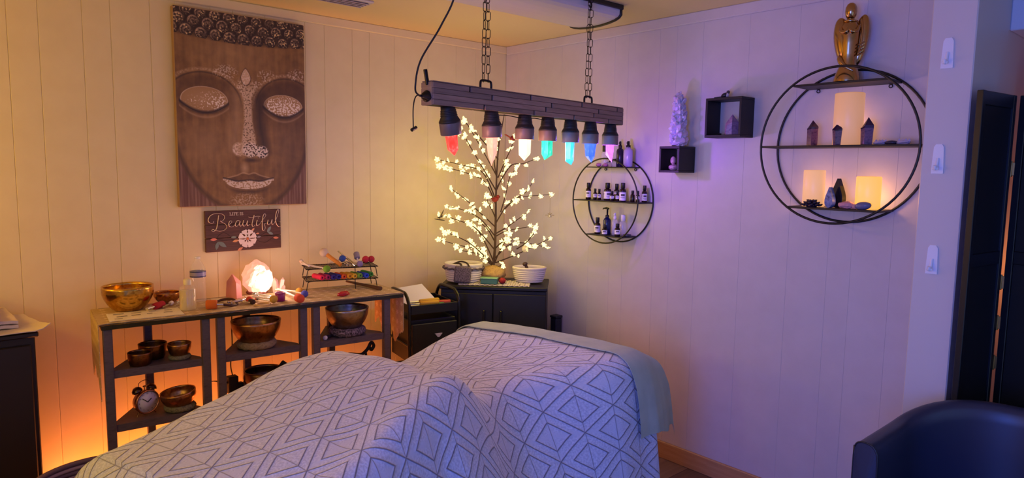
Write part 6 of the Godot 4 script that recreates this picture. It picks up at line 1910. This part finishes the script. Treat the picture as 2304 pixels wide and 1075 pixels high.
func massage_table() -> void:
	var B := Transform3D(Basis(-TU, UP, TV), TO)    # x from foot to head
	var mt := thing("massage_table", "padded massage table under the grey diamond blanket", "massage table", TO, atan2(TU.z, -TU.x))
	# own axes: x towards the head (so the table lies at -x), z across
	part("padded_top", MB.new().box(Vector3(1.76, 0.07, 0.48), xf(Vector3(-0.98, 0.67, 0.32)), 0.02), mat("#4a4650", 0.5), mt)
	part("frame", MB.new().box(Vector3(1.72, 0.06, 0.44), xf(Vector3(-0.98, 0.605, 0.32)), 0.004), mat("#8a6a48", 0.5), mt)
	for x in [-0.2, -1.76]:
		for z in [0.13, 0.51]:
			part("leg", MB.new().box(Vector3(0.05, 0.59, 0.04), xf(Vector3(x, 0.295, z)), 0.004), mat("#8a6a48", 0.5), mt)
	var wn := noise(0.02, 77, 3)
	var lo_near := [Vector2(-0.10, -0.42), Vector2(-0.06, -0.22), Vector2(-0.02, -0.09), Vector2(0.0, -0.045), Vector2(0.03, -0.016), Vector2(0.09, 0.0), Vector2(0.3, 0), Vector2(0.6, 0), Vector2(0.85, 0.0), Vector2(0.915, -0.016), Vector2(0.945, -0.05), Vector2(0.963, -0.11), Vector2(0.995, -0.30), Vector2(1.02, -0.50), Vector2(1.04, -0.69)]
	var nu := 210
	var nv := 190
	var al := even([Vector2(0.10, 0.0), Vector2(0.6, 0), Vector2(1.3, 0), Vector2(1.84, 0.0), Vector2(1.905, -0.016), Vector2(1.945, -0.05), Vector2(1.965, -0.12), Vector2(1.99, -0.32), Vector2(2.02, -0.58)], nu)
	var ac := even(lo_near, nv)
	var bm := StandardMaterial3D.new()
	var tx := diamond_tex()
	bm.albedo_texture = tx[0]
	bm.heightmap_enabled = true
	bm.heightmap_texture = tx[1]
	bm.heightmap_scale = 0.55
	bm.roughness = 0.85
	bm.rim_enabled = true
	bm.rim = 0.5
	bm.rim_tint = 0.5
	single("blanket", MB.new().sheet(nu, nv, drape(al, ac, nu, nv, 0.0, wn, 0.022), Vector2(al[-1] / 0.242, ac[-1] / 0.178), Vector3.ZERO, 0.22), bm, "grey plush blanket with a sculpted diamond pattern over the massage table", "blanket")
	# plain sheet folded over the head end
	var nu2 := 60
	var al2 := even([Vector2(-0.115, -0.33), Vector2(-0.10, -0.2), Vector2(-0.075, -0.08), Vector2(-0.042, -0.03), Vector2(0.03, 0.0), Vector2(0.12, 0.0), Vector2(0.235, 0.0)], nu2)
	var nr2 := lo_near.duplicate()
	nr2 = nr2.slice(1, 12)
	nr2.append(Vector2(0.985, -0.22))
	nr2.append(Vector2(0.998, -0.325))
	var ac2 := even(nr2, nv)
	var sm := tri_mat(ntex(0.03, ["#a9b8a8", "#b9c6b4"], 128, 128, 95), Vector3(3, 3, 3), 0.85)
	single("bed_sheet", MB.new().sheet(nu2, nv, drape(al2, ac2, nu2, nv, 0.012, wn, 0.022), Vector2.ONE, Vector3(0, -0.004, 0)), sm, "plain pale sage sheet folded across the head end of the table", "sheet")


func diamond_tex() -> Array:
	var w := 432
	var h := 352
	var im := Image.create(w, h, false, Image.FORMAT_RGB8)
	var hm := Image.create(w, h, false, Image.FORMAT_RGB8)
	var nz := noise(0.05, 13, 3)
	for j in h:
		for i in w:
			var x := absf((i + 0.5) / w - 0.5)
			var y := absf((j + 0.5) / h - 0.5)
			if x + y > 0.5:
				x = 0.5 - x
				y = 0.5 - y
			var q := x + y
			# distances to the lines in metres
			var d := minf(absf(q - 0.5), absf(q - 0.285)) * 0.136
			var line := clampf(1.0 - d / 0.0028, 0, 1)
			var soft := clampf(1.0 - d / 0.011, 0, 1)
			var dc := x * 0.2157
			line = maxf(line, 0.62 * clampf(1.0 - dc / 0.0022, 0, 1))
			soft = maxf(soft, 0.5 * clampf(1.0 - dc / 0.009, 0, 1))
			# mottled pile; the seam of the tile is hidden in the crossing lines
			var e := minf(minf(i, w - 1 - i) / 40.0, minf(j, h - 1 - j) / 40.0)
			var n := nz.get_noise_2d(i, j) * clampf(e, 0, 1)
			var c := Color("#c0c5d6").lerp(Color("#dce0ee"), clampf(0.5 + n * 1.1, 0, 1))
			c = c.lerp(Color("#605c6a"), line * 0.8)
			im.set_pixel(i, j, c)
			var z := clampf(0.80 + 0.10 * n - 0.45 * soft * soft - 0.3 * line, 0, 1)
			hm.set_pixel(i, j, Color(z, z, z))
	return [ImageTexture.create_from_image(im), ImageTexture.create_from_image(hm)]


# ---------- left edge ----------
func left_edge() -> void:
	var dk := mat("#1c0d06", 0.5)
	var cab := thing("side_cabinet", "dark brown glossy cabinet at the left edge under the folded towels", "cabinet", Vector3(-3.11, 0, 0.03))
	part("body", MB.new().box(Vector3(0.75, 0.92, 0.35), xf(Vector3(0, 0.46, 0.175)), 0.004), dk, cab)
	part("top_board", MB.new().box(Vector3(0.77, 0.02, 0.38), xf(Vector3(0, 0.93, 0.185)), 0.004), dk, cab)
	part("door", MB.new().box(Vector3(0.72, 0.86, 0.014), xf(Vector3(0, 0.46, 0.357)), 0.004), dk, cab)
	var tw := mat("#cfc0bc", 0.95)
	var n := noise(0.02, 15, 3)
	var sh := thing("cotton_cloth", "thin pale cloth spread on the side cabinet, one corner sticking out", "cloth", Vector3(-3.11, 0.942, 0.03))
	part("cloth", MB.new().sheet(30, 20, func(u: float, v: float) -> Vector3:
		var x := lerpf(-0.36, 0.425 - 0.05 * (1.0 - v), u)
		var z := lerpf(0.02, 0.395, v)
		var over := maxf(0, x - 0.37)
		return Vector3(x, 0.004 + 0.008 * absf(n.get_noise_2d(u * 90, v * 90)) - over * 0.12 + over * over * 9.0 * v, z - over * 0.2), Vector2.ONE, Vector3(0, 0.003, 0)), tw, sh)
	for i in 3:
		var lb: String = ["bottom folded towel of the loose stack on the side cabinet", "middle folded towel of the loose stack on the side cabinet", "top folded towel of the loose stack, greyish and rumpled"][i]
		var w: float = [0.50, 0.46, 0.42][i]
		var wn := noise(0.02, 40 + i, 3)
		var t := thing("folded_towel", lb, "towel", Vector3(-3.04 - 0.035 * i, 0.957 + 0.033 * i, 0.215 + 0.01 * i), 0.05 - 0.07 * i, "towels on the side cabinet")
		var tm := mat(["#cbb9b8", "#b9a9b0", "#a79aa6"][i], 0.95)
		for k in 2:
			var pts := []
			for j in 25:
				var f := j / 24.0
				pts.append(Vector3(lerpf(-w, w, f) * 0.5, 0.008 + 0.015 * k + 0.007 * wn.get_noise_2d(f * 160.0, k * 50.0) - 0.010 * smoothstep(0.8, 1.0, f), 0))
			part("fold", MB.new().sheet(24, 14, func(u: float, v: float) -> Vector3:
				var q: Vector3 = pts[roundi(u * 24)]
				return q + Vector3(0, 0.006 * wn.get_noise_2d(u * 200.0, v * 200.0 + 90.0 * k), lerpf(-0.16, 0.16, v)), Vector2.ONE, Vector3(0, 0.012, 0)), tm, t)
	# striped rope basket on the floor
	var bk := thing("rope_hamper", "large mauve striped rope basket with a loop handle by the bed foot", "basket", Vector3(-2.60, 0, 0.70))
	var m := MB.new()
	var prof := []
	var dark := MB.new()
	var rows := 22
	for i in rows:
		var y := 0.42 * (i + 0.5) / rows
		var r := 0.205 + 0.035 * sin(PI * 0.85 * i / rows)
		var ring := []
		for k in 48:
			var a := TAU * k / 48
			ring.append(Vector3(cos(a) * r, y, sin(a) * r))
		(m if i % 2 == 0 else dark).tube(ring, 0.0105, 6, true)
	part("light_coil", m, mat("#a48a98", 0.9), bk)
	part("dark_coil", dark, mat("#6a5468", 0.9), bk)
	part("floor_coil", MB.new().lathe([Vector2(0, 0.002), Vector2(0.2, 0.002), Vector2(0.2, 0.014), Vector2(0, 0.014)], 32), mat("#6a5468", 0.9), bk)
	part("handle", MB.new().tube(curve([Vector3(-0.19, 0.34, 0.09), Vector3(-0.235, 0.40, 0.10), Vector3(-0.245, 0.445, 0.07), Vector3(-0.235, 0.44, 0.0), Vector3(-0.205, 0.39, -0.03), Vector3(-0.20, 0.34, -0.04)], 6), 0.013, 8), mat("#8a6a80", 0.9), bk)
	# pale cloth over a small stand, only its slanted side shows
	var st := thing("draped_stand", "pale cloth draped over a small stand, bottom left corner", "draped stand", Vector3(-3.09, 0, 1.05))
	var pr := [Vector2(0, 0.70), Vector2(0.10, 0.695), Vector2(0.125, 0.67), Vector2(0.16, 0.50), Vector2(0.20, 0.25), Vector2(0.235, 0.02)]
	part("cloth", MB.new().lathe(pr, 36, ID, true, false), mat("#d8c4c8", 0.9), st)
	# strip of amber leds on the floor behind the shelves, the yellow lamp out of frame, and an added fill lamp
	var ls := thing("led_light_strip", "amber led light strip lying on the floor behind the corner shelves", "light strip", Vector3(-1.83, 0, 0.11))
	part("channel", MB.new().box(Vector3(1.62, 0.012, 0.024), xf(Vector3(0, 0.007, 0)), 0.002), mat("#d8d8d8", 0.5), ls)
	part("glowing_strip", MB.new().box(Vector3(1.60, 0.006, 0.014), xf(Vector3(0, 0.016, 0)), 0.001), glow(Color(1.0, 0.55, 0.2), 2.5), ls)
	for q in [["floor lamp with a warm yellow globe just outside the left edge", Vector3(-3.62, 0, 0.34), "floor", Color(1.0, 0.80, 0.30)], ["second floor lamp with a soft cream globe, unseen and added as warm fill", Vector3(-4.2, 0, 1.9), "second", Color(1.0, 0.86, 0.62)]]:
		var fl := thing("floor_lamp", q[0], "floor lamp", q[1])
		part("stand", MB.new().lathe([Vector2(0, 0), Vector2(0.12, 0), Vector2(0.12, 0.02), Vector2(0.012, 0.035), Vector2(0.012, 1.50), Vector2(0, 1.50)], 20), mat("#2a2624", 0.4), fl)
		part("globe_bulb", MB.new().ball(Vector3.ONE * 0.09, xf(Vector3(0, 1.58, 0)), 14, 20), glow(q[3], 2.0), fl)
		omni("floor_lamp_glow", Vector3(0, 1.58, 0), tint(q[2]), power(q[2]), 0.09, fl)
